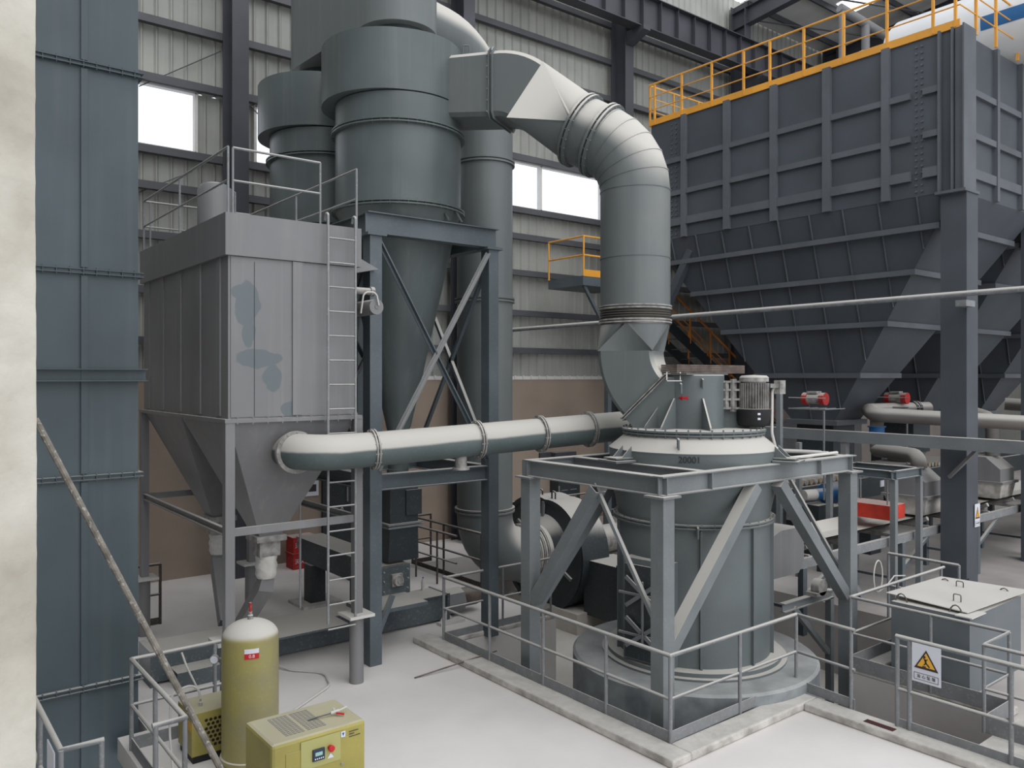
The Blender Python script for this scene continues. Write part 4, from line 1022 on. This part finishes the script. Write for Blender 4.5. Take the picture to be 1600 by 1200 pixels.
q = lerp(pa, pb, .04); MB().tube([q, V((q.x, q.y, ZT))], .1, 14).build('leg', 'filter', t)
q = lerp(pa, pb, .45); MB().tube([q, V((q.x, q.y, ZT))], .12, 14).build('leg', 'filter', t)
tag(MB().lathe(at(1352, 92, d=22), [(.35, -.2), (.35, .05), (.2, .18), (0, .22)], 20).build('roof_hatch', 'white_st'), 'pale domed hatch cap on the bunker roof by the vent pipework', 'hatch')
# vibrators on hoppers
def vibrator(px, py, d, label):
    c = at(px, py, d=d)
    t = thing('vibrator_motor', label, 'motor', c - V((0, 0, .3)), 'vibrator motors on the hoppers')
    MB().lathe(c + V((0, .25, 0)), [(.12, 0), (.12, .5)], 18, (0, -1, 0)).build('body', 'cast', t)
    for o in (.25, -.17): MB().lathe(c + V((0, o, 0)), [(.14, 0), (.14, .12)], 18, (0, -1, 0)).build('end_cap', 'red', t)
    MB().box(c.x - .1, c.x + .1, c.y - .12, c.y + .12, c.z + .12, c.z + .17).build('terminal_box', 'cast', t)
    b = MB()
    for k in range(5): b.bar(c + V((-.3, -.45 + k * .22, -.22)), c + V((.5, -.45 + k * .22, -.22)), .02)
    b.bar(c + V((-.3, -.45, -.22)), c + V((-.3, .45, -.22)), .03); b.tube([c + V((-.3, -.45, .02)), c + V((-.3, .45, .02))], .012, 6)
    b.bar(c + V((-.3, -.42, -.25)), c + V((-.3, -.42, -2.2)), .03)
    b.build('grating_shelf', 'rail', t)
vibrator(1272, 623, 18.2, 'red-capped vibrator motor on the nearest hopper above its outlet')
vibrator(1400, 622, 20.2, 'red-capped vibrator motor in shadow on the second hopper')

# stair behind the duct
t = thing('steel_staircase', 'staircase with orange handrails descending behind the big duct', 'staircase', (19, 16, 0))
ya, yb = 15.75, 16.6
S0, S1 = V((16.4, ya, 7.1)), V((27.9, ya, .0))
for y in (ya, yb): MB().bar((S0.x, y, S0.z - .1), (S1.x, y, 0.1), .03, .3).build('stringer', 'dark', t)
for k in range(24):
    f = (k + .5) / 24; p = lerp(S0, S1, f); MB().box(p.x - .13, p.x + .13, ya, yb, p.z - .02, p.z).build('tread', 'rail', t)
for y in (ya, yb):
    MB().tube([(S0.x, y, S0.z + 1.0), (S1.x, y, 1.0)], .032, 8).build('handrail', 'orange', t); MB().tube([(S0.x, y, S0.z + .5), (S1.x, y, .5)], .018, 8).build('handrail', 'orange', t)
    for k in range(13): p = lerp(S0, S1, k / 12); MB().tube([(p.x, y, p.z), (p.x, y, p.z + 1)], .03, 8).build('baluster', 'orange', t)
t = thing('stair_platform', 'small landing with yellow railing left of the big vertical duct', 'platform', (15.6, 16, 6.9))
zz_ = at(925, 432, Y=15.6).z
MB().box(at(911, 430, Y=15.6).x, 16.5, 15.6, 17.0, zz_ - .25, zz_).build('deck_frame', 'cframe', t)
xl = at(912, 430, Y=15.6).x
pts = [V((16.4, 15.6, zz_)), V((xl, 15.6, zz_)), V((xl, 17.0, zz_))]
for z in (1.05, .55): MB().tube([p + V((0, 0, z)) for p in pts], .025, 8).build('rail', 'yellow', t)
MB().bar(pts[0] + V((0, 0, .08)), pts[1] + V((0, 0, .08)), .02, .18).build('kick_plate', 'yellow', t)
for p in (pts[1], pts[2], lerp(pts[0], pts[1], .5), pts[0]): MB().tube([p, p + V((0, 0, 1.05))], .025, 8).build('post', 'yellow', t)
MB().bar((xl + .1, 15.7, zz_ - .25), (xl + 1.0, 15.7, zz_ - 1.5), .08).bar((xl + 1.0, 15.7, zz_), (xl + 1.0, 15.7, 0), .14).build('bracket', 'cframe', t)

# long service pipe and cross beam
a, c = at(793, 516, Y=17.7), at(1640, 448, X=16.6)
t = thing('service_pipe', 'long thin pale pipe crossing above the mill to the bunker column', 'pipe', c)
MB().tube([a, c], .055, 12).build('pipe', 'rail', t)
q = at(1510, 462, X=16.85); MB().box(16.6, 17.0, q.y - .1, q.y + .1, q.z - .22, q.z - .1).build('bracket', 'rail', t)
t = thing('cross_beam', 'straight pale square beam fixed across the bunker column at railing height', 'beam', (16.65, 8, 3))
MB().bar((16.68, 12.2, 3.02), (16.68, 2.5, 3.0), .2, .24).build('beam', 'frame', t)
MB().bar((16.75, 6.7, 2.9), (16.95, 7.3, 2.3), .06).build('knee_brace', 'filter', t)
for y in (11.9, 9.3): MB().box(16.6, 16.75, y, y + .12, 0, 2.9).build('leg', 'filter', t)

# ================================================================ BELT CONVEYOR
CYa, CYb = 7.6, 8.7
t = thing('belt_conveyor', 'long dusty belt conveyor feeding the mill from the right', 'conveyor', (20, 8.1, 0))
MB().channel((11.6, CYa, 1.2), (34, CYa, 1.2), .08, .16).build('side_beam', 'rail', t)
MB().channel((11.6, CYb, 1.2), (34, CYb, 1.2), .08, .16).build('side_beam', 'rail', t)
b = MB(); prof = [(CYa + .05, 1.52), (CYa + .35, 1.38), (CYb - .35, 1.38), (CYb - .05, 1.52)]
vs = [(x, y, z) for x in (11.6, 34) for y, z in prof] + [(x, y, z - .02) for x in (11.6, 34) for y, z in prof]
b.add(vs, [(0, 1, 5, 4), (1, 2, 6, 5), (2, 3, 7, 6), (8, 12, 13, 9), (9, 13, 14, 10), (10, 14, 15, 11)]); b.build('belt', 'belt', t)
for k in range(15):
    x = 12.4 + k * 1.45
    MB().tube([(x, CYa + .03, 1.45), (x, CYa + .33, 1.31), (x, CYb - .33, 1.31), (x, CYb - .03, 1.45)], .045, 10).bar((x, CYa, 1.28), (x, CYb, 1.28), .06).build('idler', 'cast', t)
for x in (12.2, 15.6, 19.0, 22.0, 25.5, 29):
    for y in (CYa, CYb): MB().box(x - .06, x + .06, y - .05, y + .05, 0, 1.12).build('leg', 'cframe', t)
    MB().bar((x, CYa, .6), (x + 1.1, CYa, 1.1), .06).bar((x, CYa, .4), (x, CYb, .4), .05).build('leg_brace', 'cframe', t)
MB().bar((14.1, CYa, .3), (13.3, CYa, 1.15), .09).build('leg_brace', 'rail', t)
def hood(x, label, deeper=0):
    t = thing('dust_hood', label, 'hood', (x, 8.1, 1.4), 'dust hoods over the belt conveyor')
    y0, y1 = CYa + .05, CYb - .1
    MB().prism([(x, y0 + .1, 1.85), (x, y0 + .1, 2.15), (x, y0 + .42, 2.42), (x, y1, 2.42), (x, y1, 1.85)], (.8, 0, 0)).build('canopy', 'filter', t)
    MB().box(x - .05, x + .9, y0 + .03, y1 + .05, 1.8, 1.86).build('flange', 'filter', t)
    MB().frustum((x, x + .85, y0 + .08, y1), 1.8, (x + .08, x + .78, y0 + .14, y1 - .1), 1.45).build('skirt', 'curb', t)
    return t
h1 = hood(16.9, 'pale dust hood on the belt left of the bunker column')
h2 = copy_tree(h1, (3.75, 0, 0), 'pale dust hood on the belt right of the bunker column')
t = thing('magnet_gantry', 'small dark steel gantry holding the red magnet above the belt', 'frame', (15.5, 8.1, 0))
for x in (15.0, 16.0):
    for y in (7.45, 8.75): MB().box(x - .05, x + .05, y - .05, y + .05, 0, 2.4).build('post', 'frame', t)
for y in (7.45, 8.75): MB().ibeam((14.9, y, 2.47), (16.1, y, 2.47), .1, .16).build('top_beam', 'cframe', t)
for x in (15.0, 16.0): MB().ibeam((x, 7.4, 2.47), (x, 8.8, 2.47), .1, .16).build('top_beam', 'cframe', t)
t = thing('belt_magnet', 'red box magnet hanging on chains over the belt', 'magnet', (15.5, 8.1, 1.7))
MB().box(15.15, 15.75, 7.6, 8.55, 1.58, 1.86).build('magnet_body', 'redmag', t, bev=.01)
for x in (15.25, 15.65):
    for y in (7.7, 8.45): MB().tube([(x, y, 1.86), (x, y, 2.42)], .014, 6).build('chain', 'rail', t)
t = thing('geared_motor', 'blue motor beyond the red magnet', 'motor', (17, 9.8, 1.6))
MB().lathe((16.3, 9.9, 1.72), [(.12, 0), (.12, .35), (.22, .36), (.22, .8), (.16, .88)], 20, (1, -.2, 0)).build('body', 'blue', t)
MB().lathe((16.0, 9.95, 1.72), [(.12, 0), (.12, .35)], 16, (1, -.2, 0)).build('gearbox', 'hose', t)
MB().box(16.2, 16.8, 9.7, 10.1, 1.2, 1.5).box(16.45, 16.55, 9.8, 9.9, 0, 1.2).build('mount', 'dark', t)
# weigh feeder behind
t = thing('weigh_feeder', 'long dark roller feeder under the bunker outlets', 'conveyor', (24, 11.2, 0))
MB().box(15.6, 33, 10.55, 10.7, 1.25, 1.75).box(15.6, 33, 11.75, 11.9, 1.25, 1.75).build('side_frame', 'dark', t)
for k in range(48):
    x = 16.0 + k * .2; MB().lathe((x, 10.6, 1.84), [(.07, 0), (.07, 1.25)], 10, (0, 1, 0)).build('roller', 'roller' if k % 2 else 'cast', t)
for x in (16.2, 19.6, 23.4, 27.6, 31.5):
    for y in (10.62, 11.82): MB().box(x - .08, x + .08, y - .07, y + .07, 0, 1.25).build('leg', 'dark', t)
for x, z in ((16.5, 1.55), (20.5, 1.55), (24, 1.55)): MB().box(x, x + .3, 10.52, 10.55, z - .08, z + .08).build('nameplate', 'sign', t)
for i, (x, lab) in enumerate(((19.06, 'grey chute below the nearest bunker outlet'), (23.2, 'grey chute below the second bunker outlet'), (27.3, 'grey chute below the farthest bunker outlet'))):
    tag(MB().frustum((x - .5, x + .5, 10.8, 11.7), 2.2, (x - .3, x + .3, 10.95, 11.5), 1.9).build('feed_chute', 'filter'), lab, 'chute', 'chutes over the weigh feeder')
# dust pipes on the right
t = thing('extraction_pipe', 'grey round extraction pipe crossing behind the bunker column', 'pipe', (18, 8, 3.4))
a, c = at(1362, 645, d=19.0), at(1640, 663, d=17.6)
mainp = [at(1458, 637, d=20.2), at(1385, 638, d=19.6), at(1356, 641, d=19.2), at(1372, 650, d=18.9), c]
MB().tube(fillet([at(1450, 638, d=20.5), at(1357, 641, d=19.9), at(1366, 648, d=18.7), c], .22, 6), .165, 20).build('pipe', 'dpipe', t)
q = at(1370, 650, d=18.9)
vp = [V((q.x, q.y, q.z)), V((q.x, q.y, at(1370, 706, d=18.9).z))]
MB().tube(vp, .15, 18).build('downcomer', 'dpipe', t)
z_ = at(1372, 673, d=18.9).z
MB().lathe((q.x, q.y, z_ - .12), [(.2, 0), (.2, .03), (.17, .03), (.17, .2), (.2, .2), (.2, .23)], 20).build('valve', 'blue', t)
e1 = at(1378, 703, d=18.9); e2 = at(1426, 703, d=17.6); 
MB().tube(fillet([V((q.x, q.y, e1.z)), V((17.4, 8.1, e1.z + .02)), V((17.4, 8.1, 2.4))], .25, 6), .16, 18).build('branch_elbow', 'dpipe', t)
for f in (.1, .16): 
    p_ = lerp(at(1450, 638, d=20.5), at(1357, 641, d=19.9), f + .1); ring('clamp_ring', p_, (at(1357, 641, d=19.9) - at(1450, 638, d=20.5)), .165, .03, .03, 'dark', t)
t = thing('extraction_pipe', 'thick grey downpipe feeding the dust hood right of the column', 'pipe', (21, 8.1, 2.4))
MB().tube(fillet([V((21.15, 8.1, 2.43)), V((21.15, 8.1, 3.3)), V((21.6, 9, 3.5))], .3, 6), .16, 18).build('pipe', 'dpipe', t)
t = thing('extraction_pipe', 'dark grey pipe elbow high at the right edge under the bunker', 'pipe', (23, 8.9, 4))
MB().tube(fillet([at(1570, 631, d=20), at(1640, 636, d=19.5), at(1660, 700, d=19.5)], .3, 6), .15, 18).build('pipe', 'dpipe', t)
# assorted dark equipment in background
for i, (px, w_, zt2, d, lab) in enumerate(((1285, .9, 1.3, 19, 'dark drive box behind the right mill frame brace'), (1350, .5, 1.25, 20, 'short dark pedestal behind the mill frame post'), (1262, 1.6, .6, 21.5, 'low dark machine base beyond the feed chute'))):
    p = at(px, 700, d=d); tag(MB().box(p.x - w_ / 2, p.x + w_ / 2, p.y - .3, p.y + .3, 0, zt2).build('machine_base', 'dark'), lab, 'machine')
tag(MB().box(20, 26, 14.0, 14.3, 1.5, 2.9).build('steel_screen', 'filter'), 'pale grey sheet screen standing behind the extraction pipe', 'screen')
for k, (px, lab) in enumerate(((1248, 'slim pale post left of the first hopper outlet'), (1218, 'thin pale post directly right of the finned motor'))):
    p = at(px, 700, d=17.5); tag(MB().box(p.x - .05, p.x + .05, p.y - .05, p.y + .05, 0, 4.15 if k else 2.9).build('steel_post', 'frame'), lab, 'post')
# chute end bracket near mill
t = thing('bearing_stand', 'dusty bearing on a steel bracket below the feed chute', 'bearing', (11.9, 7.4, 0))
MB().ibeam((11.0, 7.2, .75), (12.4, 7.2, .75), .1, .14).bar((11.3, 7.2, .7), (12.3, 7.2, -.2), .08).bar((12.35, 7.2, .7), (12.35, 7.2, PZ), .1).build('bracket', 'frame', t)
MB().lathe((11.9, 7.05, .95), [(.13, 0), (.13, .14)], 18, (0, 1, 0)).box(11.72, 12.08, 7.05, 7.25, .82, .88).build('bearing', 'cast', t)

# ================================================================ WALL FITTINGS
p = at(505, 735, Y=17.9); q = at(560, 850, Y=17.9)
d1 = struct(MB().box(p.x, p.x + 1.15, 17.9, 17.99, 0, 2.3).build('door_1', 'dark'))
MB().box(p.x + .6, p.x + .64, 17.86, 17.9, 1.3, 1.9).build('hinge_strip', 'rail', d1)
MB().tube(fillet([(p.x + .45, 17.88, 1.1), (p.x + .45, 17.8, 1.35), (p.x + .5, 17.88, 1.1)], .02, 3), .015, 6).build('door_handle', 'hose', d1)
MB().prism([(p.x - .1, 17.98, 2.5), (p.x - .1, 17.4, 2.35), (p.x - .1, 17.98, 2.3)], (1.4, 0, 0)).build('door_canopy', 'dark', d1)
q = at(487, 765, Y=17.95)
ws = tag(MB().box(q.x - .15, q.x + .18, 17.96, 17.99, q.z - .15, q.z + .2).build('notice_board', 'sign'), 'small white notice on the plaster wall left of the dark door', 'sign')
MB().box(q.x - .07, q.x + .12, 17.955, 17.96, q.z - .05, q.z + .12).build('symbol', 'signk', ws)
for k, (py0, py1) in enumerate(((859, 841), (883, 861))):
    a = at(448, py0, Y=17.2); c = at(474, py1, Y=17.2)
    t = thing('extinguisher_box', ['upper red fire extinguisher box against the plaster wall', 'lower red fire extinguisher box standing on the floor by the wall'][k], 'box', (a.x, 17.3, (0, .36)[1 - k]), 'red boxes by the wall')
    z0_ = .36 if k == 0 else 0
    a.x += .15
    MB().box(a.x, a.x + .56, 17.2, 17.6, z0_, z0_ + .34).build('case', 'red', t, bev=.01)
    MB().box(a.x - .01, a.x + .57, 17.19, 17.61, z0_ + .33, z0_ + .36).build('lid', 'red', t)
    text('灭火器箱', 'lettering', 'sign', t, .12, on_plane((a.x + .28, 17.2, z0_ + .17), (1, 0, 0), (0, 0, 1), (0, -1, 0)), .001)
t = thing('electrical_cabinet', 'dark wall cabinet seen between the mill frame braces', 'cabinet', at(888, 760, Y=17.6))
a = at(873, 738, Y=17.6); c = at(906, 790, Y=17.6)
MB().box(a.x, c.x, 17.6, 17.99, 0.4, a.z).build('body', 'dark', t)
MB().box(a.x + .2, a.x + .5, 17.59, 17.6, a.z - .25, a.z - .12).build('label_plate', 'sign', t)
b = MB()
for k in range(3):
    for j in (0, 1): b.box(a.x + .1 + j * .35, a.x + .35 + j * .35, 17.59, 17.6, a.z - .55 - k * .2, a.z - .53 - k * .2)
b.build('vent_slots', 'rail', t)
MB().box(a.x - .02, a.x + .02, 17.57, 17.6, a.z - .9, a.z - .4).build('handle', 'rail', t)
MB().box(a.x, c.x, 17.75, 17.99, a.z + .35, a.z + .55).build('top_box', 'wcol', t)
a = at(845, 712, Y=17.9); tag(MB().box(a.x, a.x + .45, 17.93, 17.99, a.z - .15, a.z + .08).build('wall_vent', 'wcol'), 'small dark louvre on the plaster wall above the fan', 'vent')
a = at(648, 764, Y=17.9); tag(MB().box(a.x, a.x + .2, 17.93, 17.99, a.z - .55, a.z).build('wall_board', 'dark'), 'narrow dark board on the plaster wall right of the discharge valve', 'board')

# ================================================================ GREEN MACHINES
t = thing('air_tank', 'upright olive green air tank with a dust-white domed top', 'tank', (3.3, 8.86, 0))
tc = V((3.3, 8.86, 0)); R = .305
prof = [(R + .015, .1), (R + .015, .14), (R, .15), (R, 1.42)] + [(R * math.cos(a), 1.42 + .2 * math.sin(a)) for a in [k * pi / 20 for k in range(1, 11)]]
MB().lathe(tc, prof, 56).build('shell', 'greentank', t)
MB().lathe(tc, [(R - .03, 0), (R - .02, .1)], 40).build('skirt', 'green', t)
b = MB().lathe(tc + V((0, 0, 1.6)), [(.03, 0), (.03, .06), (.02, .07), (.02, .1)], 12).build('top_fitting', 'cast', t)
MB().lathe(tc + V((0, 0, 1.7)), [(.014, 0), (.014, .1)], 10).build('safety_valve', 'red', t)
ds = V((-FX * .98, -FY, 0)).normalized(); ad2 = math.atan2(ds.y, ds.x)
def wrapt(u, z, R_=R + .003): a = ad2 + .3 + u / R; return (tc.x + R_ * math.cos(a), tc.y + R_ * math.sin(a), z)
def patch(u0, u1, z0, z1, m, nm, R_): 
    vs = [wrapt(u0 + (u1 - u0) * k / 6, z, R_) for z in (z0, z1) for k in range(7)]
    return MB().add(vs, [(k, k + 1, 8 + k, 7 + k) for k in range(6)]).build(nm, m, t)
patch(-.06, .09, 1.27, 1.38, 'sign', 'label', R + .003); patch(-.06, .09, 1.27, 1.33, 'markr', 'label_band', R + .005)
text('0.8', 'label_figures', 'sign', t, .05, lambda c: V(wrapt(c.x + .015, 1.3 + c.y, R + .007 + c.z)), .0005)
# pressure gauge
q = tc + V((-FY, FX, 0)) * (R - .02) + V((0, 0, 1.18))
MB().tube([q, q + V((-.08, .05, 0))], .012, 8).lathe(q + V((-.09, .05, 0)) , [(.05, 0), (.05, .03)], 20, ds).build('pressure_gauge', 'cast', t)
MB().lathe(q + V((-.09, .05, 0)) + ds * .031, [(.042, 0), (.042, .002)], 20, ds).build('gauge_face', 'sign', t)
q = tc + ds * R + V((.1, .0, .5))
MB().tube([tc + V((.12, -.25, .52)), tc + V((.14, -.4, .5))], .025, 10).build('outlet_pipe', 'green', t)
tag(MB().tube(fillet([tc + V((.3, .1, .12)), (3.8, 9.6, .02), (5.0, 10.4, .02), (5.15, 10.9, .02), (4.8, 11.3, .02), (4.6, 11.7, .1)], .3), .014, 8).build('floor_hose', 'hose'), 'thin pale hose curving over the floor behind the green air tank', 'hose')
# dryer
t = thing('air_dryer', 'small olive green dryer with round-holed side, left of the air tank', 'air dryer', (3.0, 9.5, 0))
dx0, dx1, dy0, dy1, dz0, dz1 = 2.78, 3.32, 9.24, 9.75, .0, .56
MB().box(dx0, dx1, dy0, dy1, .08, dz1).build('cabinet', 'green', t, bev=.008)
MB().box(dx0 + .02, dx1 - .02, dy0 + .02, dy1 - .02, 0, .08).build('base', 'black', t)
b = MB()
for r_ in range(7):
    for c_ in range(8):
        b.lathe((dx0 + .16 + c_ * .05 + (.025 if r_ % 2 else 0), dy0 - .002, .46 - r_ * .048), [(.02, 0), (.02, .004)], 6, (0, 1, 0))
b.build('vent_holes', 'black', t)
MB().box(dx0 - .002, dx0, dy0 + .02, dy0 + .12, .36, .46).build('sticker', 'orangest', t)
MB().lathe((dx0 + .16, dy0 + .2, dz1), [(.02, 0), (.02, .04), (.012, .05), (.012, .09)], 10).build('fitting', 'cast', t)
tag(MB().tube(fillet([(dx0 + .16, dy0 + .2, .64), (dx0 + .12, dy0 + .2, .84), (dx0 - .15, dy0 + .25, .76), (dx0 - .15, dy0 + .3, .3), (2.5, 8.9, .02)], .12), .013, 8).build('air_hose', 'hose'), 'pale hose arching from the small green dryer top', 'hose')
tag(MB().tube(fillet([(3.12, 9.95, 0.02), (3.1, 10.0, .5), (2.95, 10.0, .85), (2.9, 10.02, 1.02)], .15), .012, 8).build('air_hose', 'hose'), 'pale hose hanging from the stairwell railing behind the green dryer', 'hose')
# compressor
gx0, gx1, gy0, gy1, gz = 2.6, 3.47, 6.5, 7.12, 1.24
t = thing('air_compressor', 'olive green boxed air compressor with a control panel, nearest on the floor', 'air compressor', (3.03, 6.8, 0))
b = MB().box(gx0, gx1, gy0, gy1, .06, gz); b.build('cabinet', 'green', t, bev=.03)
MB().box(gx0 + .03, gx1 - .03, gy0 + .03, gy1 - .03, 0, .06).build('base', 'black', t)
MB().box(gx0 + .12, gx1 - .1, gy0 - .006, gy0, .1, gz - .1).build('front_panel', 'green', t, bev=.004)
fr = at(470, 1158, Y=gy0); 
px_at = lambda x, y: at(x, y, Y=gy0 - .008)
a = px_at(470, 1158); c = px_at(536, 1190)
ax_, cx_ = a.x, px_at(532, 1160).x
zc1, zc0 = px_at(500, 1152).z, px_at(500, 1196).z
MB().box(ax_, cx_, gy0 - .012, gy0 - .006, zc0, zc1).build('control_recess', mat('pale_olive_panel', (168, 165, 108), .5, var=.05), t)
p = px_at(497, 1178); cp = MB().box(p.x - .055, p.x + .055, gy0 - .03, gy0 - .012, p.z - .05, p.z + .05).build('controller', 'panel', t, bev=.004)
MB().box(p.x - .035, p.x + .03, gy0 - .034, gy0 - .03, p.z - .005, p.z + .025).build('display', 'lcd', cp)
b = MB()
for k in range(5): b.box(p.x - .04 + k * .018, p.x - .03 + k * .018, gy0 - .034, gy0 - .03, p.z - .035, p.z - .025)
b.build('keys', 'sign', cp)
text('OK', 'legend', 'sign', cp, .018, on_plane((p.x - .03, gy0 - .03, p.z + .038), (1, 0, 0), (0, 0, 1), (0, -1, 0)), .0005) if 0 else None
p = px_at(515, 1167); MB().lathe((p.x, gy0 - .012, p.z), [(.02, 0), (.02, .025), (.028, .03), (.028, .045), (.02, .05)], 20, (0, -1, 0)).build('stop_button', 'markr', t)
p = px_at(516, 1180); MB().prism([(p.x, gy0 - .014, p.z + .025), (p.x + .03, gy0 - .014, p.z - .02), (p.x - .03, gy0 - .014, p.z - .02)], (0, -.002, 0)).build('warning_triangle', 'sign', t)
p = px_at(534, 1193); MB().lathe((p.x, gy0 - .008, p.z), [(.012, 0), (.012, .01)], 12, (0, -1, 0)).build('lock', 'cast', t)
p = px_at(536, 1147); MB().box(p.x - .02, p.x + .02, gy0 - .012, gy0 - .008, p.z - .025, p.z + .025).build('logo_sticker', 'sign', t)
MB().prism([(p.x - .012, gy0 - .013, p.z + .015), (p.x + .012, gy0 - .013, p.z + .015), (p.x, gy0 - .013, p.z - .015)], (0, -.002, 0)).build('logo_mark', 'blue', t)
p = px_at(547, 1147)
text('15-8', 'model_figures', 'markk', t, .045, on_plane((p.x + .03, gy0 - .009, p.z - .005), (1, 0, 0), (0, 0, 1), (0, -1, 0)), .0005) if 0 else None
b = MB()
for k, w_ in ((0, .09), (1, .05), (2, .11)): b.box(p.x - .01, p.x - .01 + w_, gy0 - .01, gy0 - .008, p.z + .02 - k * .022, p.z + .026 - k * .022)
b.build('printed_lines', 'markk', t)
for blk in (0, 1):
    b = MB()
    for i in range(5):
        for j in range(12):
            x = gx0 + .17 + blk * .2 + i * .036; y = gy0 + .11 + j * .036
            b.box(x, x + .027, y, y + .023, gz - .002, gz + .002)
    b.build('top_grille', 'black', t)
MB().box(gx0 - .002, gx0, gy0 + .1, gy0 + .3, .55, .85).build('sticker', 'orangest', t)
vv = V((gx1 - .22, gy0 + .25, gz + .03))
b = MB().tube([vv, vv + V((.08, -.01, .01))], .014, 10).tube([vv + V((.03, 0, 0)), vv + V((.03, 0, .04))], .01, 8).tube([vv + V((.08, -.01, .01)), vv + V((.16, .0, .02))], .008, 8).build('valve', 'hose', t)
MB().bar(vv + V((.04, -.03, .0)), vv + V((.1, -.07, -.01)), .018, .012).build('valve_lever', 'markr', t)
tag(MB().tube(fillet([vv, vv + V((-.12, .02, -.01)), vv + V((-.2, .04, -.025))], .05), .007, 6).build('thin_hose', 'black'), 'thin black hose lying on the compressor top grille', 'hose')
b = MB().box(gx1 - .32, gx1 - .15, gy0 + .02, gy0 + .021, gz - .0, gz).build('seam', 'black', t)
